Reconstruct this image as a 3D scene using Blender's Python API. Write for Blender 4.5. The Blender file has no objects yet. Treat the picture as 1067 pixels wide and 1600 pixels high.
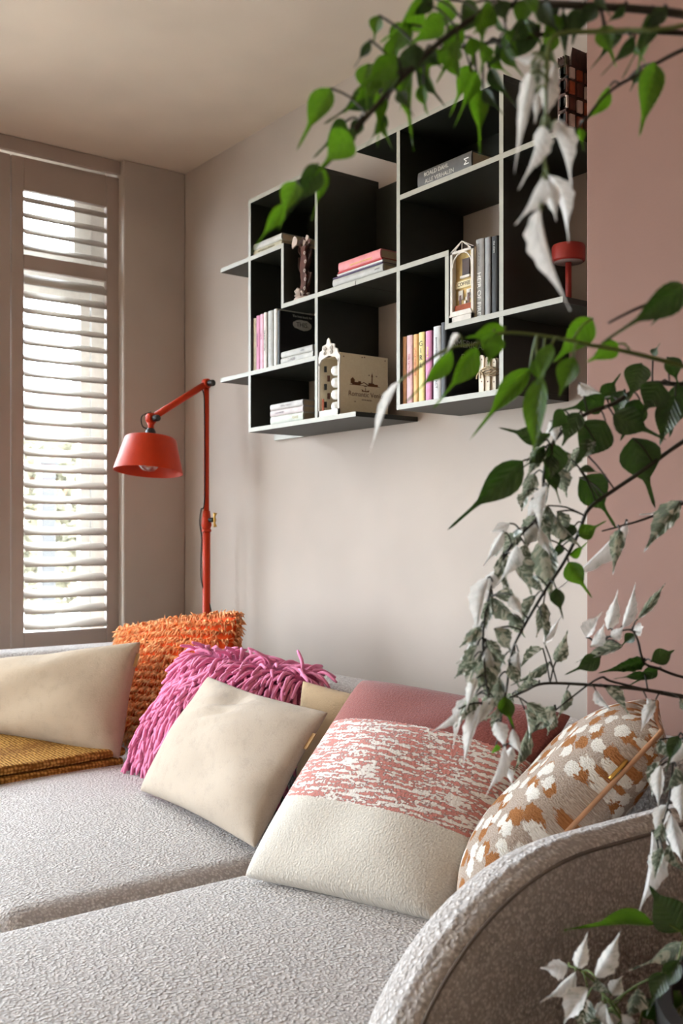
import bpy, bmesh, math, random
from mathutils import Vector, Matrix
R = random.Random(11)
sc = bpy.context.scene
COL = sc.collection

# ------------------------------------------------------------------ camera
F, CX, HY = 1600.0, 533.5, 835.0
CAM = Vector((3.833, -2.056, 1.12))
VD, VR = Vector((-.8, .6, 0)), Vector((.6, .8, 0))
cd = bpy.data.cameras.new('camera'); cam = bpy.data.objects.new('camera', cd); COL.objects.link(cam)
cd.sensor_fit = 'VERTICAL'; cd.sensor_height = 36; cd.sensor_width = 24; cd.lens = 36.0
cd.shift_y = -35 / 1600.0 * -1
cd.clip_start = .05; cd.clip_end = 200
cam.matrix_world = Matrix.Translation(CAM) @ Matrix(((.6, 0, .8, 0), (.8, 0, -.6, 0), (0, 1, 0, 0), (0, 0, 0, 1)))
cd.dof.use_dof = True; cd.dof.focus_distance = 2.15; cd.dof.aperture_fstop = 6.0
sc.camera = cam

# ------------------------------------------------------------------ sky and exposure
world = bpy.data.worlds.new('sky'); sc.world = world; world.use_nodes = True
bg = world.node_tree.nodes['Background']
bg.inputs[0].default_value = (.83, .945, 1.04, 1); bg.inputs[1].default_value = 27.0
sc.view_settings.view_transform = 'Standard'; sc.view_settings.look = 'None'
sc.view_settings.gamma = 1; sc.view_settings.use_curve_mapping = False
sc.view_settings.exposure = 0.0
def portal(name, y0, y1, z0, z1, x):
    l = bpy.data.lights.new(name, 'AREA'); l.shape = 'RECTANGLE'; l.size = abs(y1 - y0); l.size_y = z1 - z0
    l.cycles.is_portal = True
    o = bpy.data.objects.new(name, l); COL.objects.link(o)
    o.matrix_world = Matrix(((0, 0, -1, x), (1, 0, 0, (y0 + y1) / 2), (0, -1, 0, (z0 + z1) / 2), (0, 0, 0, 1)))
portal('window_daylight', -1.62, -.28, .3, 2.6, -.27)
portal('patio_door_daylight', -4.95, -1.8, .0, 2.12, -.27)

# ------------------------------------------------------------------ helpers: pixels to points
def ray(px):
    u = (px - CX) / F
    return -.8 + .6 * u, .6 + .8 * u
def at_t(px, py, t):
    a, b = ray(px); return Vector((CAM.x + a * t, CAM.y + b * t, CAM.z + (HY - py) / F * t))
def at_y(px, py, y):
    return at_t(px, py, (y - CAM.y) / ray(px)[1])
def at_z(px, py, z):
    return at_t(px, py, (CAM.z - z) * F / (py - HY))
def X(px, y=-.225): return at_y(px, HY, y).x

# ------------------------------------------------------------------ helpers: materials
def lin(c):
    return tuple(((v / 255) / 12.92 if v / 255 <= .04045 else ((v / 255 + .055) / 1.055) ** 2.4) for v in c[:3]) + (1,)
MATS = {}
class NT:
    def __init__(s, name):
        s.m = bpy.data.materials.new(name); s.m.use_nodes = True; s.t = s.m.node_tree
        s.p = s.t.nodes['Principled BSDF']; s.out = s.t.nodes['Material Output']; MATS[name] = s.m
    def n(s, typ, **kw):
        x = s.t.nodes.new(typ)
        for k, v in kw.items():
            if k.startswith('i_'):
                key = k[2:]; key = int(key) if key.isdigit() else key.replace('_', ' ')
                x.inputs[key].default_value = v
            else: setattr(x, k, v)
        return x
    def l(s, a, b): s.t.links.new(a, b)
    def coord(s, kind='Object', scale=(1, 1, 1)):
        tc = s.n('ShaderNodeTexCoord'); mp = s.n('ShaderNodeMapping'); mp.inputs['Scale'].default_value = scale
        s.l(tc.outputs[kind], mp.inputs['Vector']); return mp.outputs[0]
    def ramp(s, fac, stops, interp='LINEAR'):
        r = s.n('ShaderNodeValToRGB'); r.color_ramp.interpolation = interp
        el = r.color_ramp.elements
        while len(el) < len(stops): el.new(.5)
        for e, (p, c) in zip(el, stops): e.position = p; e.color = lin(c)
        s.l(fac, r.inputs[0]); return r.outputs[0]
    def bump(s, h, strength=.3, dist=.01, normal=None):
        b = s.n('ShaderNodeBump'); b.inputs['Strength'].default_value = strength; b.inputs['Distance'].default_value = dist
        s.l(h, b.inputs['Height'])
        if normal is not None: s.l(normal, b.inputs['Normal'])
        s.l(b.outputs[0], s.p.inputs['Normal']); return b.outputs[0]
    def base(s, c, rough=.6, metal=0, spec=.5):
        s.p.inputs['Base Color'].default_value = lin(c); s.p.inputs['Roughness'].default_value = rough
        s.p.inputs['Metallic'].default_value = metal; s.p.inputs['Specular IOR Level'].default_value = spec; return s
def flat(name, c, rough=.6, metal=0, spec=.5, var=.06, scale=40, bump=0):
    """plain colour with a little procedural mottling"""
    m = NT(name).base(c, rough, metal, spec)
    no = m.n('ShaderNodeTexNoise', i_Scale=scale, i_Detail=4.0); m.l(m.coord(), no.inputs['Vector'])
    a = [max(0, v * (1 - var)) for v in c]; b = [min(255, v * (1 + var)) for v in c]
    m.l(m.ramp(no.outputs['Fac'], [(.3, a), (.7, b)]), m.p.inputs['Base Color'])
    if bump: m.bump(no.outputs['Fac'], bump, .002)
    return m.m

def plaster(name, c):
    m = NT(name).base(c, .75, 0, .25)
    co = m.coord()
    n1 = m.n('ShaderNodeTexNoise', i_Scale=160.0, i_Detail=3.0); m.l(co, n1.inputs['Vector'])
    n2 = m.n('ShaderNodeTexNoise', i_Scale=3.0, i_Detail=2.0); m.l(co, n2.inputs['Vector'])
    m.l(m.ramp(n2.outputs['Fac'], [(.3, [v * .97 for v in c]), (.7, [v * 1.02 for v in c])]), m.p.inputs['Base Color'])
    m.bump(n1.outputs['Fac'], .12, .002); return m.m
PLASTER = plaster('wall_paint', (182, 170, 160))
ROSE = plaster('rose_wall_paint', (138, 106, 95))
CEIL = plaster('ceiling_paint', (226, 211, 194))
MIDW = plaster('far_wall_paint', (204, 182, 158))
REARW = plaster('rear_wall_paint', (206, 184, 160))
TAUPE = flat('shutter_paint', (168, 152, 142), .42, var=.015, scale=6)
LOUVER = flat('louver_paint_daylit', (196, 190, 182), .4, var=.015, scale=6)  # shutter paint made lighter, so daylight on the louvers is in the colour
FRAME = flat('window_frame_paint', (225, 224, 220), .4, var=.02)

def wood(name, a, b, scale=6.0, stretch=(1, 12, 12), rough=.5):
    m = NT(name).base(a, rough)
    no = m.n('ShaderNodeTexNoise', i_Scale=scale, i_Detail=6.0, i_Distortion=.6); m.l(m.coord('Object', stretch), no.inputs['Vector'])
    m.l(m.ramp(no.outputs['Fac'], [(.3, a), (.7, b)]), m.p.inputs['Base Color']); m.bump(no.outputs['Fac'], .1, .002); return m.m
FLOORW = wood('oak_floor', (70, 48, 32), (92, 66, 46))

def boucle():
    m = NT('boucle_fabric').base((215, 206, 200), .95, 0, .1)
    co = m.coord()
    v = m.n('ShaderNodeTexVoronoi', i_Scale=190.0, i_Randomness=1.0); v.feature = 'SMOOTH_F1'; m.l(co, v.inputs['Vector'])
    n0 = m.n('ShaderNodeTexNoise', i_Scale=120.0, i_Detail=5.0, i_Roughness=.65); m.l(co, n0.inputs['Vector'])
    ad = m.n('ShaderNodeMath', operation='SUBTRACT'); m.l(n0.outputs['Fac'], ad.inputs[0]); m.l(v.outputs['Distance'], ad.inputs[1])
    m.l(m.ramp(ad.outputs[0], [(-.1 + .1, (174, 165, 160)), (.35, (217, 210, 206)), (.6, (234, 229, 226))]), m.p.inputs['Base Color'])
    m.bump(ad.outputs[0], 1.0, .006)
    m.p.inputs['Sheen Weight'].default_value = .25; m.p.inputs['Sheen Roughness'].default_value = .6
    return m.m
BOUCLE = boucle()

def felt(name, c, scale=220.0, strength=.45, var=.1):
    m = NT(name).base(c, .95, 0, .08)
    co = m.coord()
    n0 = m.n('ShaderNodeTexNoise', i_Scale=scale, i_Detail=6.0, i_Roughness=.7); m.l(co, n0.inputs['Vector'])
    n1 = m.n('ShaderNodeTexNoise', i_Scale=30.0, i_Detail=3.0); m.l(co, n1.inputs['Vector'])
    ad = m.n('ShaderNodeMath', operation='ADD'); m.l(n0.outputs['Fac'], ad.inputs[0]); m.l(n1.outputs['Fac'], ad.inputs[1])
    m.l(m.ramp(ad.outputs[0], [(.7, [v * (1 - var) for v in c]), (1.25, [min(255, v * (1 + var * .5)) for v in c])]), m.p.inputs['Base Color'])
    m.bump(ad.outputs[0], strength, .004)
    m.p.inputs['Sheen Weight'].default_value = .12
    return m.m
CREAM = felt('cream_felt_shaded', (166, 147, 125), var=.04)  # left cushion's felt, darkened to carry the shade on its face
CREAM2 = felt('cream_felt_light', (172, 157, 141), var=.04)
BEIGE = felt('beige_felt', (176, 150, 118), var=.05)

def banded():
    m = NT('banded_knit').base((200, 150, 140), .95, 0, .08)
    uv = m.n('ShaderNodeUVMap'); sep = m.n('ShaderNodeSeparateXYZ'); m.l(uv.outputs[0], sep.inputs[0])
    def mp(sx, sy):
        q = m.n('ShaderNodeMapping'); q.inputs['Scale'].default_value = (sx, sy, 1); m.l(uv.outputs[0], q.inputs['Vector']); return q.outputs[0]
    fine = m.n('ShaderNodeTexNoise', i_Scale=1.0, i_Detail=2.0); m.l(mp(10, 72), fine.inputs['Vector'])
    mix = m.n('ShaderNodeTexNoise', i_Scale=1.0, i_Detail=2.0); m.l(mp(2.5, 12), mix.inputs['Vector'])
    st = m.n('ShaderNodeTexNoise', i_Scale=1.0, i_Detail=1.0); m.l(mp(60, 84), st.inputs['Vector'])
    s0 = m.n('ShaderNodeMath', operation='MULTIPLY_ADD'); s0.inputs[1].default_value = 1.6; m.l(fine.outputs['Fac'], s0.inputs[0]); hm = m.n('ShaderNodeMath', operation='MULTIPLY'); hm.inputs[1].default_value = .4; m.l(mix.outputs['Fac'], hm.inputs[0]); m.l(hm.outputs[0], s0.inputs[2])
    s1 = m.n('ShaderNodeMath', operation='ADD'); m.l(s0.outputs[0], s1.inputs[0]); m.l(st.outputs['Fac'], s1.inputs[1])
    midc = m.ramp(s1.outputs[0], [(0, (150, 84, 78)), (.455, (190, 124, 114)), (.49, (140, 104, 98)), (.53, (214, 206, 198))])
    dv = m.n('ShaderNodeMath', operation='MULTIPLY'); dv.inputs[1].default_value = 1 / 3.0; m.l(s1.outputs[0], dv.inputs[0])
    midc.node.inputs[0].links and m.t.links.remove(midc.node.inputs[0].links[0]); m.l(dv.outputs[0], midc.node.inputs[0])
    n2 = m.n('ShaderNodeTexNoise', i_Scale=1.0, i_Detail=3.0); m.l(mp(160, 160), n2.inputs['Vector'])
    cr = m.ramp(n2.outputs['Fac'], [(.3, (184, 175, 163)), (.7, (208, 201, 190))])
    ro = m.ramp(n2.outputs['Fac'], [(.3, (118, 62, 58)), (.75, (150, 88, 80))])
    def step(edge):
        wob = m.n('ShaderNodeMath', operation='MULTIPLY_ADD'); wob.inputs[1].default_value = .02
        m.l(st.outputs['Fac'], wob.inputs[0]); m.l(sep.outputs['Y'], wob.inputs[2])
        g = m.n('ShaderNodeMath', operation='GREATER_THAN'); g.inputs[1].default_value = edge; m.l(wob.outputs[0], g.inputs[0]); return g.outputs[0]
    a = m.n('ShaderNodeMix', data_type='RGBA'); m.l(step(.345), a.inputs['Factor']); m.l(cr, a.inputs[6]); m.l(midc, a.inputs[7])
    b = m.n('ShaderNodeMix', data_type='RGBA'); m.l(step(.735), b.inputs['Factor']); m.l(a.outputs[2], b.inputs[6]); m.l(ro, b.inputs[7])
    m.l(b.outputs[2], m.p.inputs['Base Color'])
    wv = m.n('ShaderNodeTexVoronoi', i_Scale=1.0); m.l(mp(120, 110), wv.inputs['Vector'])
    m.bump(wv.outputs['Distance'], .45, .002); m.p.inputs['Sheen Weight'].default_value = .2
    return m.m
BANDED = banded()

def spotted():
    m = NT('spotted_boucle').base((205, 185, 168), .95, 0, .08)
    uv = m.n('ShaderNodeUVMap')
    def mp(sx, sy, off=0):
        q = m.n('ShaderNodeMapping'); q.inputs['Scale'].default_value = (sx, sy, 1); q.inputs['Location'].default_value = (off, off, 0)
        m.l(uv.outputs[0], q.inputs['Vector']); return q.outputs[0]
    w = m.n('ShaderNodeTexNoise', i_Scale=30.0, i_Detail=6.0, i_Roughness=.7); m.l(mp(1, 1.5), w.inputs['Vector'])
    def blobs(off, lo):
        ad = m.n('ShaderNodeVectorMath', operation='MULTIPLY_ADD'); ad.inputs[1].default_value = (.7, .7, 0)
        m.l(w.outputs['Color'], ad.inputs[0]); m.l(mp(7.5, 12, off), ad.inputs[2])
        v = m.n('ShaderNodeTexVoronoi', voronoi_dimensions='2D', i_Scale=1.0, i_Randomness=.9); m.l(ad.outputs[0], v.inputs['Vector'])
        g = m.n('ShaderNodeMath', operation='LESS_THAN'); g.inputs[1].default_value = lo; m.l(v.outputs['Distance'], g.inputs[0]); return g.outputs[0]
    fz = m.n('ShaderNodeTexNoise', i_Scale=130.0, i_Detail=4.0); m.l(mp(1, 1.5), fz.inputs['Vector'])
    base = m.ramp(fz.outputs['Fac'], [(.3, (160, 138, 122)), (.7, (206, 190, 176))])
    wh = m.ramp(fz.outputs['Fac'], [(.3, (226, 216, 204)), (.7, (250, 246, 238))])
    ca = m.ramp(fz.outputs['Fac'], [(.3, (150, 96, 56)), (.7, (184, 128, 82))])
    a = m.n('ShaderNodeMix', data_type='RGBA'); m.l(blobs(0, .33), a.inputs['Factor']); m.l(base, a.inputs[6]); m.l(ca, a.inputs[7])
    bl = blobs(3.37, .31)
    b = m.n('ShaderNodeMix', data_type='RGBA'); m.l(bl, b.inputs['Factor']); m.l(a.outputs[2], b.inputs[6]); m.l(wh, b.inputs[7])
    m.l(b.outputs[2], m.p.inputs['Base Color'])
    ad = m.n('ShaderNodeMath', operation='ADD'); m.l(fz.outputs['Fac'], ad.inputs[0]); m.l(bl, ad.inputs[1])
    m.bump(ad.outputs[0], .9, .007); return m.m
SPOTTED = spotted()
PIPING = flat('camel_piping', (178, 132, 98), .8)
TAG = flat('leather_tag', (150, 112, 62), .7)
BRASS = flat('brass', (190, 150, 80), .3, 1)
PINK = felt('pink_wool', (216, 130, 164), 150, .4)
PINKBASE = felt('pink_wool_base', (160, 74, 108), 150, .4)
def orange_wool():
    m = NT('orange_wool').base((250, 128, 62), .9, 0, .1)
    oi = m.n('ShaderNodeTexNoise', i_Scale=60.0); m.l(m.coord(), oi.inputs['Vector'])
    c = m.ramp(oi.outputs['Fac'], [(.3, (255, 146, 78)), (.7, (255, 204, 150))]); m.l(c, m.p.inputs['Base Color'])
    tr = m.n('ShaderNodeBsdfTranslucent'); m.l(c, tr.inputs[0])
    mx = m.n('ShaderNodeMixShader'); mx.inputs[0].default_value = .22; m.l(m.p.outputs[0], mx.inputs[1]); m.l(tr.outputs[0], mx.inputs[2])
    m.l(mx.outputs[0], m.out.inputs[0]); return m.m
ORANGE = orange_wool()
ORANGEBASE = felt('orange_wool_base', (240, 92, 36), 150, .4)
def mustard():
    m = NT('mustard_knit').base((176, 126, 56), .9, 0, .1)
    co = m.coord('Object', (1, 1, 1))
    v = m.n('ShaderNodeTexVoronoi', i_Scale=95.0, i_Randomness=.35); m.l(co, v.inputs['Vector'])
    m.l(m.ramp(v.outputs['Distance'], [(.1, (206, 158, 82)), (.6, (120, 78, 28))]), m.p.inputs['Base Color'])
    iv = m.n('ShaderNodeMath', operation='SUBTRACT'); iv.inputs[0].default_value = 1; m.l(v.outputs['Distance'], iv.inputs[1])
    m.bump(iv.outputs[0], 1.0, .007); return m.m
MUSTARD = mustard()

SHELF = flat('shelf_panel_green', (29, 32, 24), .5, var=.03, scale=12)
EDGE = flat('shelf_edge_pale', (166, 163, 151), .45, var=.02)  # front edges lighter than the panels
LAMPRED = flat('lamp_orange_red', (190, 50, 9), .48, spec=.3, var=.02)
LAMPIN = flat('lamp_inner_orange', (220, 66, 14), .5, var=.02)
RED = flat('red_lamp_paint', (150, 40, 30), .5, var=.03)
BLACK = flat('black_plastic', (18, 18, 18), .4)
CABLE = flat('black_cable', (24, 22, 22), .6)
PAGES = wood('paper_pages', (196, 172, 140), (222, 204, 176), 90, (1, 40, 1), .85)
PAPERW = flat('paper_white', (214, 210, 202), .8)
def glass(name, fac=.06):
    m = NT(name); m.t.nodes.remove(m.p)
    a = m.n('ShaderNodeBsdfTransparent'); b = m.n('ShaderNodeBsdfGlossy'); b.inputs['Roughness'].default_value = .02
    x = m.n('ShaderNodeMixShader'); x.inputs[0].default_value = fac
    m.l(a.outputs[0], x.inputs[1]); m.l(b.outputs[0], x.inputs[2]); m.l(x.outputs[0], m.out.inputs[0]); return m.m
GLASS = glass('window_glass'); BULB = glass('bulb_glass', .3)

def leaf_mat(name, kind):
    m = NT(name).base((60, 100, 30), .35, 0, .5)
    uv = m.n('ShaderNodeUVMap'); sep = m.n('ShaderNodeSeparateXYZ'); m.l(uv.outputs[0], sep.inputs[0])
    c0 = m.n('ShaderNodeMath', operation='SUBTRACT'); c0.inputs[1].default_value = .5; m.l(sep.outputs['X'], c0.inputs[0])
    ab = m.n('ShaderNodeMath', operation='ABSOLUTE'); m.l(c0.outputs[0], ab.inputs[0])
    di = m.n('ShaderNodeMath', operation='MULTIPLY_ADD'); di.inputs[1].default_value = -.55; m.l(ab.outputs[0], di.inputs[0]); m.l(sep.outputs['Y'], di.inputs[2])
    cb = m.n('ShaderNodeCombineXYZ'); m.l(di.outputs[0], cb.inputs[0]); m.l(ab.outputs[0], cb.inputs[1])
    oi = m.n('ShaderNodeObjectInfo'); m.l(oi.outputs['Random'], cb.inputs[2])
    no = m.n('ShaderNodeTexNoise', i_Scale=1.0, i_Detail=3.0, i_Distortion=.5)
    mp = m.n('ShaderNodeMapping'); mp.inputs['Scale'].default_value = (9, 4.5, 30); m.l(cb.outputs[0], mp.inputs['Vector']); m.l(mp.outputs[0], no.inputs['Vector'])
    sn = m.n('ShaderNodeMath', operation='MULTIPLY'); sn.inputs[1].default_value = 60; m.l(di.outputs[0], sn.inputs[0])
    wv = m.n('ShaderNodeMath', operation='SINE'); m.l(sn.outputs[0], wv.inputs[0])
    if kind == 'g': c = m.ramp(no.outputs['Fac'], [(.3, (48, 84, 14)), (.7, (78, 118, 28))]); tf, tc = .38, (92, 136, 22)
    if kind == 'd': c = m.ramp(no.outputs['Fac'], [(.3, (26, 46, 20)), (.7, (48, 72, 32))]); tf, tc = .12, (70, 110, 30)
    if kind == 'w': c = m.ramp(no.outputs['Fac'], [(.3, (150, 158, 146)), (.42, (214, 210, 206)), (.7, (246, 241, 240))]); tf, tc = .42, (236, 232, 226)
    if kind == 'v': c = m.ramp(no.outputs['Fac'], [(.42, (24, 44, 20)), (.49, (56, 80, 46)), (.55, (188, 192, 182)), (.66, (238, 234, 230))]); tf, tc = .22, (170, 176, 150)
    m.l(c, m.p.inputs['Base Color'])
    m.bump(wv.outputs[0], .25, .002)
    tr = m.n('ShaderNodeBsdfTranslucent'); tr.inputs[0].default_value = lin(tc)
    mx = m.n('ShaderNodeMixShader'); mx.inputs[0].default_value = tf; m.l(m.p.outputs[0], mx.inputs[1]); m.l(tr.outputs[0], mx.inputs[2])
    m.l(mx.outputs[0], m.out.inputs[0]); return m.m
LEAFM = {k: leaf_mat('leaf_' + n, k) for k, n in (('g', 'bright_green'), ('d', 'dark_green'), ('w', 'white'), ('v', 'variegated'))}
STEM = flat('plant_stem', (46, 40, 28), .7)
STEMG = flat('plant_stem_green', (88, 104, 44), .6)

# ------------------------------------------------------------------ helpers: meshes and objects
class MB:
    def __init__(s): s.v, s.f, s.mi, s.uv = [], [], [], None
    def add(s, vs, fs, mi=0):
        o = len(s.v); s.v += [Vector(p) for p in vs]; s.f += [[i + o for i in q] for q in fs]; s.mi += [mi] * len(fs); return s
    def box(s, lo, hi, mi=0, M=None):
        x0, y0, z0 = lo; x1, y1, z1 = hi
        vs = [Vector(p) for p in ((x0, y0, z0), (x1, y0, z0), (x1, y1, z0), (x0, y1, z0), (x0, y0, z1), (x1, y0, z1), (x1, y1, z1), (x0, y1, z1))]
        if M: vs = [M @ p for p in vs]
        return s.add(vs, [(0, 3, 2, 1), (4, 5, 6, 7), (0, 1, 5, 4), (1, 2, 6, 5), (2, 3, 7, 6), (3, 0, 4, 7)], mi)
    def tube(s, pts, r, n=8, mi=0, caps=True):
        pts = [Vector(p) for p in pts]; k = len(pts)
        rs = r if isinstance(r, (list, tuple)) else [r] * k
        t0 = (pts[1] - pts[0]).normalized(); up = t0.orthogonal().normalized(); vs = []
        for i, p in enumerate(pts):
            t = (pts[min(i + 1, k - 1)] - pts[max(i - 1, 0)]).normalized()
            up = (up - t * up.dot(t)).normalized(); b = t.cross(up)
            vs += [p + (up * math.cos(a) + b * math.sin(a)) * rs[i] for a in [2 * math.pi * j / n for j in range(n)]]
        fs = [(i * n + j, i * n + (j + 1) % n, (i + 1) * n + (j + 1) % n, (i + 1) * n + j) for i in range(k - 1) for j in range(n)]
        if caps: fs += [tuple(range(n - 1, -1, -1)), tuple(range((k - 1) * n, k * n))]
        return s.add(vs, fs, mi)
    def lathe(s, prof, n=24, c=(0, 0, 0), M=None, mi=0, cap0=False, cap1=False):
        vs = [Vector((r * math.cos(2 * math.pi * j / n), r * math.sin(2 * math.pi * j / n), z)) for r, z in prof for j in range(n)]
        vs = [(M @ p if M else p) + Vector(c) for p in vs]; k = len(prof)
        fs = [(i * n + j, i * n + (j + 1) % n, (i + 1) * n + (j + 1) % n, (i + 1) * n + j) for i in range(k - 1) for j in range(n)]
        if cap0: fs.append(tuple(range(n - 1, -1, -1)))
        if cap1: fs.append(tuple(range((k - 1) * n, k * n)))
        return s.add(vs, fs, mi)
    def prism(s, poly, a0, a1, axis='y', mi=0, M=None):
        """polygon (two coordinates) extruded along an axis"""
        def pt(p, a): return Vector((p[0], a, p[1])) if axis == 'y' else (Vector((a, p[0], p[1])) if axis == 'x' else Vector((p[0], p[1], a)))
        n = len(poly); vs = [pt(p, a0) for p in poly] + [pt(p, a1) for p in poly]
        if M: vs = [M @ p for p in vs]
        return s.add(vs, [tuple(range(n)), tuple(range(2 * n - 1, n - 1, -1))] + [(i, i + n, (i + 1) % n + n, (i + 1) % n) for i in range(n)], mi)
    def mesh(s, name, mats, smooth=False, fix=True, merge=False):
        me = bpy.data.meshes.new(name); me.from_pydata([tuple(p) for p in s.v], [], s.f)
        for m in (mats if isinstance(mats, (list, tuple)) else [mats]): me.materials.append(m)
        me.polygons.foreach_set('material_index', s.mi)
        if smooth: me.polygons.foreach_set('use_smooth', [True] * len(me.polygons))
        if s.uv:
            ul = me.uv_layers.new(name='UVMap')
            for lp in me.loops: ul.data[lp.index].uv = s.uv[lp.vertex_index]
        if fix or merge:
            bm = bmesh.new(); bm.from_mesh(me)
            if merge: bmesh.ops.remove_doubles(bm, verts=bm.verts, dist=1e-5)
            bmesh.ops.recalc_face_normals(bm, faces=bm.faces)
            if smooth == 'angle':
                for e in bm.edges:
                    if len(e.link_faces) == 2 and e.calc_face_angle(0) > .7: e.smooth = False
            bm.to_mesh(me); bm.free()
        me.update(); return me
def bevel(me, w, seg=2):
    bm = bmesh.new(); bm.from_mesh(me)
    bmesh.ops.bevel(bm, geom=list(bm.edges), offset=w, segments=seg, affect='EDGES', profile=.5, clamp_overlap=True); bm.to_mesh(me); bm.free(); return me
def obj(name, me, parent=None, M=None):
    o = bpy.data.objects.new(name, me); COL.objects.link(o)
    if parent: o.parent = parent
    if M is not None: o.matrix_basis = M
    elif parent and parent.type == 'EMPTY': o.matrix_basis = parent.matrix_basis.inverted()
    return o
def tag(o, label=None, cat=None, group=None, kind=None):
    for k, v in (('label', label), ('category', cat), ('group', group), ('kind', kind)):
        if v: o[k] = v
    return o
def thing(name, label, cat, loc, group=None, M=None):
    o = bpy.data.objects.new(name, None); COL.objects.link(o); o.empty_display_size = .05
    o.matrix_basis = M if M is not None else Matrix.Translation(Vector(loc)); return tag(o, label, cat, group)
def struct(name, mb, mat, parent=None, smooth=False):
    o = obj(name, mb.mesh(name, mat, smooth) if isinstance(mb, MB) else mb, parent)
    if not parent: o['kind'] = 'structure'
    return o
def part(name, mb, mat, parent, smooth=False, bev=0, M=None, label=None, seg=2):
    me = mb.mesh(name, mat, smooth)
    if bev: bevel(me, bev, seg)
    return tag(obj(name, me, parent, M), label)
def smooth_path(pts, k=6):
    pts = [Vector(p) for p in pts]; out = []
    for i in range(len(pts) - 1):
        p0, p1, p2, p3 = pts[max(i - 1, 0)], pts[i], pts[i + 1], pts[min(i + 2, len(pts) - 1)]
        for j in range(k):
            t = j / k
            out.append(.5 * ((2 * p1) + (p2 - p0) * t + (2 * p0 - 5 * p1 + 4 * p2 - p3) * t * t + (3 * p1 - p0 - 3 * p2 + p3) * t ** 3))
    return out + [pts[-1]]
def rbox(lo, hi, r, k=5, m=8, deform=None):
    """box with rounded edges of radius r"""
    mb = MB(); idx = {}
    def axis(a, b):
        e = [r * (1 - math.tan(math.pi / 4 * (1 - i / k))) for i in range(k)]
        mid = [a + r + (b - a - 2 * r) * i / m for i in range(m + 1)]
        return [a + q for q in e] + mid + [b - q for q in reversed(e)]
    A = [axis(lo[i], hi[i]) for i in range(3)]
    def vert(p):
        key = tuple(round(c, 6) for c in p)
        if key not in idx:
            inn = Vector([min(max(p[i], lo[i] + r), hi[i] - r) for i in range(3)]); d = Vector(p) - inn
            q = inn + d.normalized() * r if d.length > 1e-9 else Vector(p)
            if deform: q = deform(q)
            idx[key] = len(mb.v); mb.v.append(q)
        return idx[key]
    for ax in range(3):
        u, w = [(1, 2), (2, 0), (0, 1)][ax]
        for side in (0, 1):
            for i in range(len(A[u]) - 1):
                for j in range(len(A[w]) - 1):
                    q = []
                    for di, dj in ((0, 0), (1, 0), (1, 1), (0, 1)):
                        p = [0, 0, 0]; p[ax] = (lo, hi)[side][ax]; p[u] = A[u][i + di]; p[w] = A[w][j + dj]; q.append(vert(p))
                    mb.f.append(q if side else q[::-1]); mb.mi.append(0)
    return mb
TXT = {}
def text_mesh(body, size, mat, ext=.0002):
    key = (body, size, mat.name)
    if key not in TXT:
        c = bpy.data.curves.new('lettering', 'FONT'); c.body = body; c.size = size; c.align_x = 'CENTER'; c.align_y = 'CENTER'; c.extrude = ext; c.resolution_u = 3
        c.space_line = .95
        o = bpy.data.objects.new('lettering', c); COL.objects.link(o)
        dg = bpy.context.evaluated_depsgraph_get(); me = bpy.data.meshes.new_from_object(o.evaluated_get(dg))
        bpy.data.objects.remove(o); me.materials.clear(); me.materials.append(mat); TXT[key] = me
    return TXT[key]
def frame_M(pos, xdir, ydir):
    x = Vector(xdir).normalized(); y = Vector(ydir).normalized(); z = x.cross(y)
    return Matrix(((x.x, y.x, z.x, pos[0]), (x.y, y.y, z.y, pos[1]), (x.z, y.z, z.z, pos[2]), (0, 0, 0, 1)))

# ================================================================== room shell
CZ = 2.634
struct('floor', MB().box((-.25, -5.2, -.12), (6.2, .25, 0)), FLOORW)
struct('ceiling', MB().box((-.25, -5.2, CZ), (6.2, .25, CZ + .15)), CEIL)
struct('wall_back', MB().box((-.25, 0, 0), (6.2, .25, CZ)), PLASTER)
struct('wall_right', bevel(MB().box((2.351, -.27, 0), (6.2, -.0005, CZ)).mesh('wall_right', ROSE), .004), ROSE)
wl = MB()
wl.box((-.25, -.28, 0), (0, 0, CZ)); wl.box((-.25, -1.8, 0), (0, -1.62, CZ)); wl.box((-.25, -5.2, 0), (0, -4.95, CZ))
wl.box((-.25, -1.62, 0), (0, -.28, .28)); wl.box((-.25, -4.95, 2.12), (0, -1.8, CZ))
struct('wall_left', bevel(wl.mesh('wall_left', PLASTER), .006), PLASTER)
struct('wall_rear', MB().box((-.25, -5.35, 0), (6.2, -5.2, CZ)), REARW)
struct('wall_far', MB().box((6.2, -5.35, 0), (6.35, .25, CZ)), MIDW)
bb = MB().box((.0, -.014, 0), (2.351, 0, .09))
struct('baseboard_back', bb, FRAME)
struct('trim_1', bevel(MB().box((-.045, -1.615, 2.578), (-.025, -.282, CZ - .002)).mesh('trim_1', TAUPE), .003), TAUPE)   # pelmet above the shutters

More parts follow.
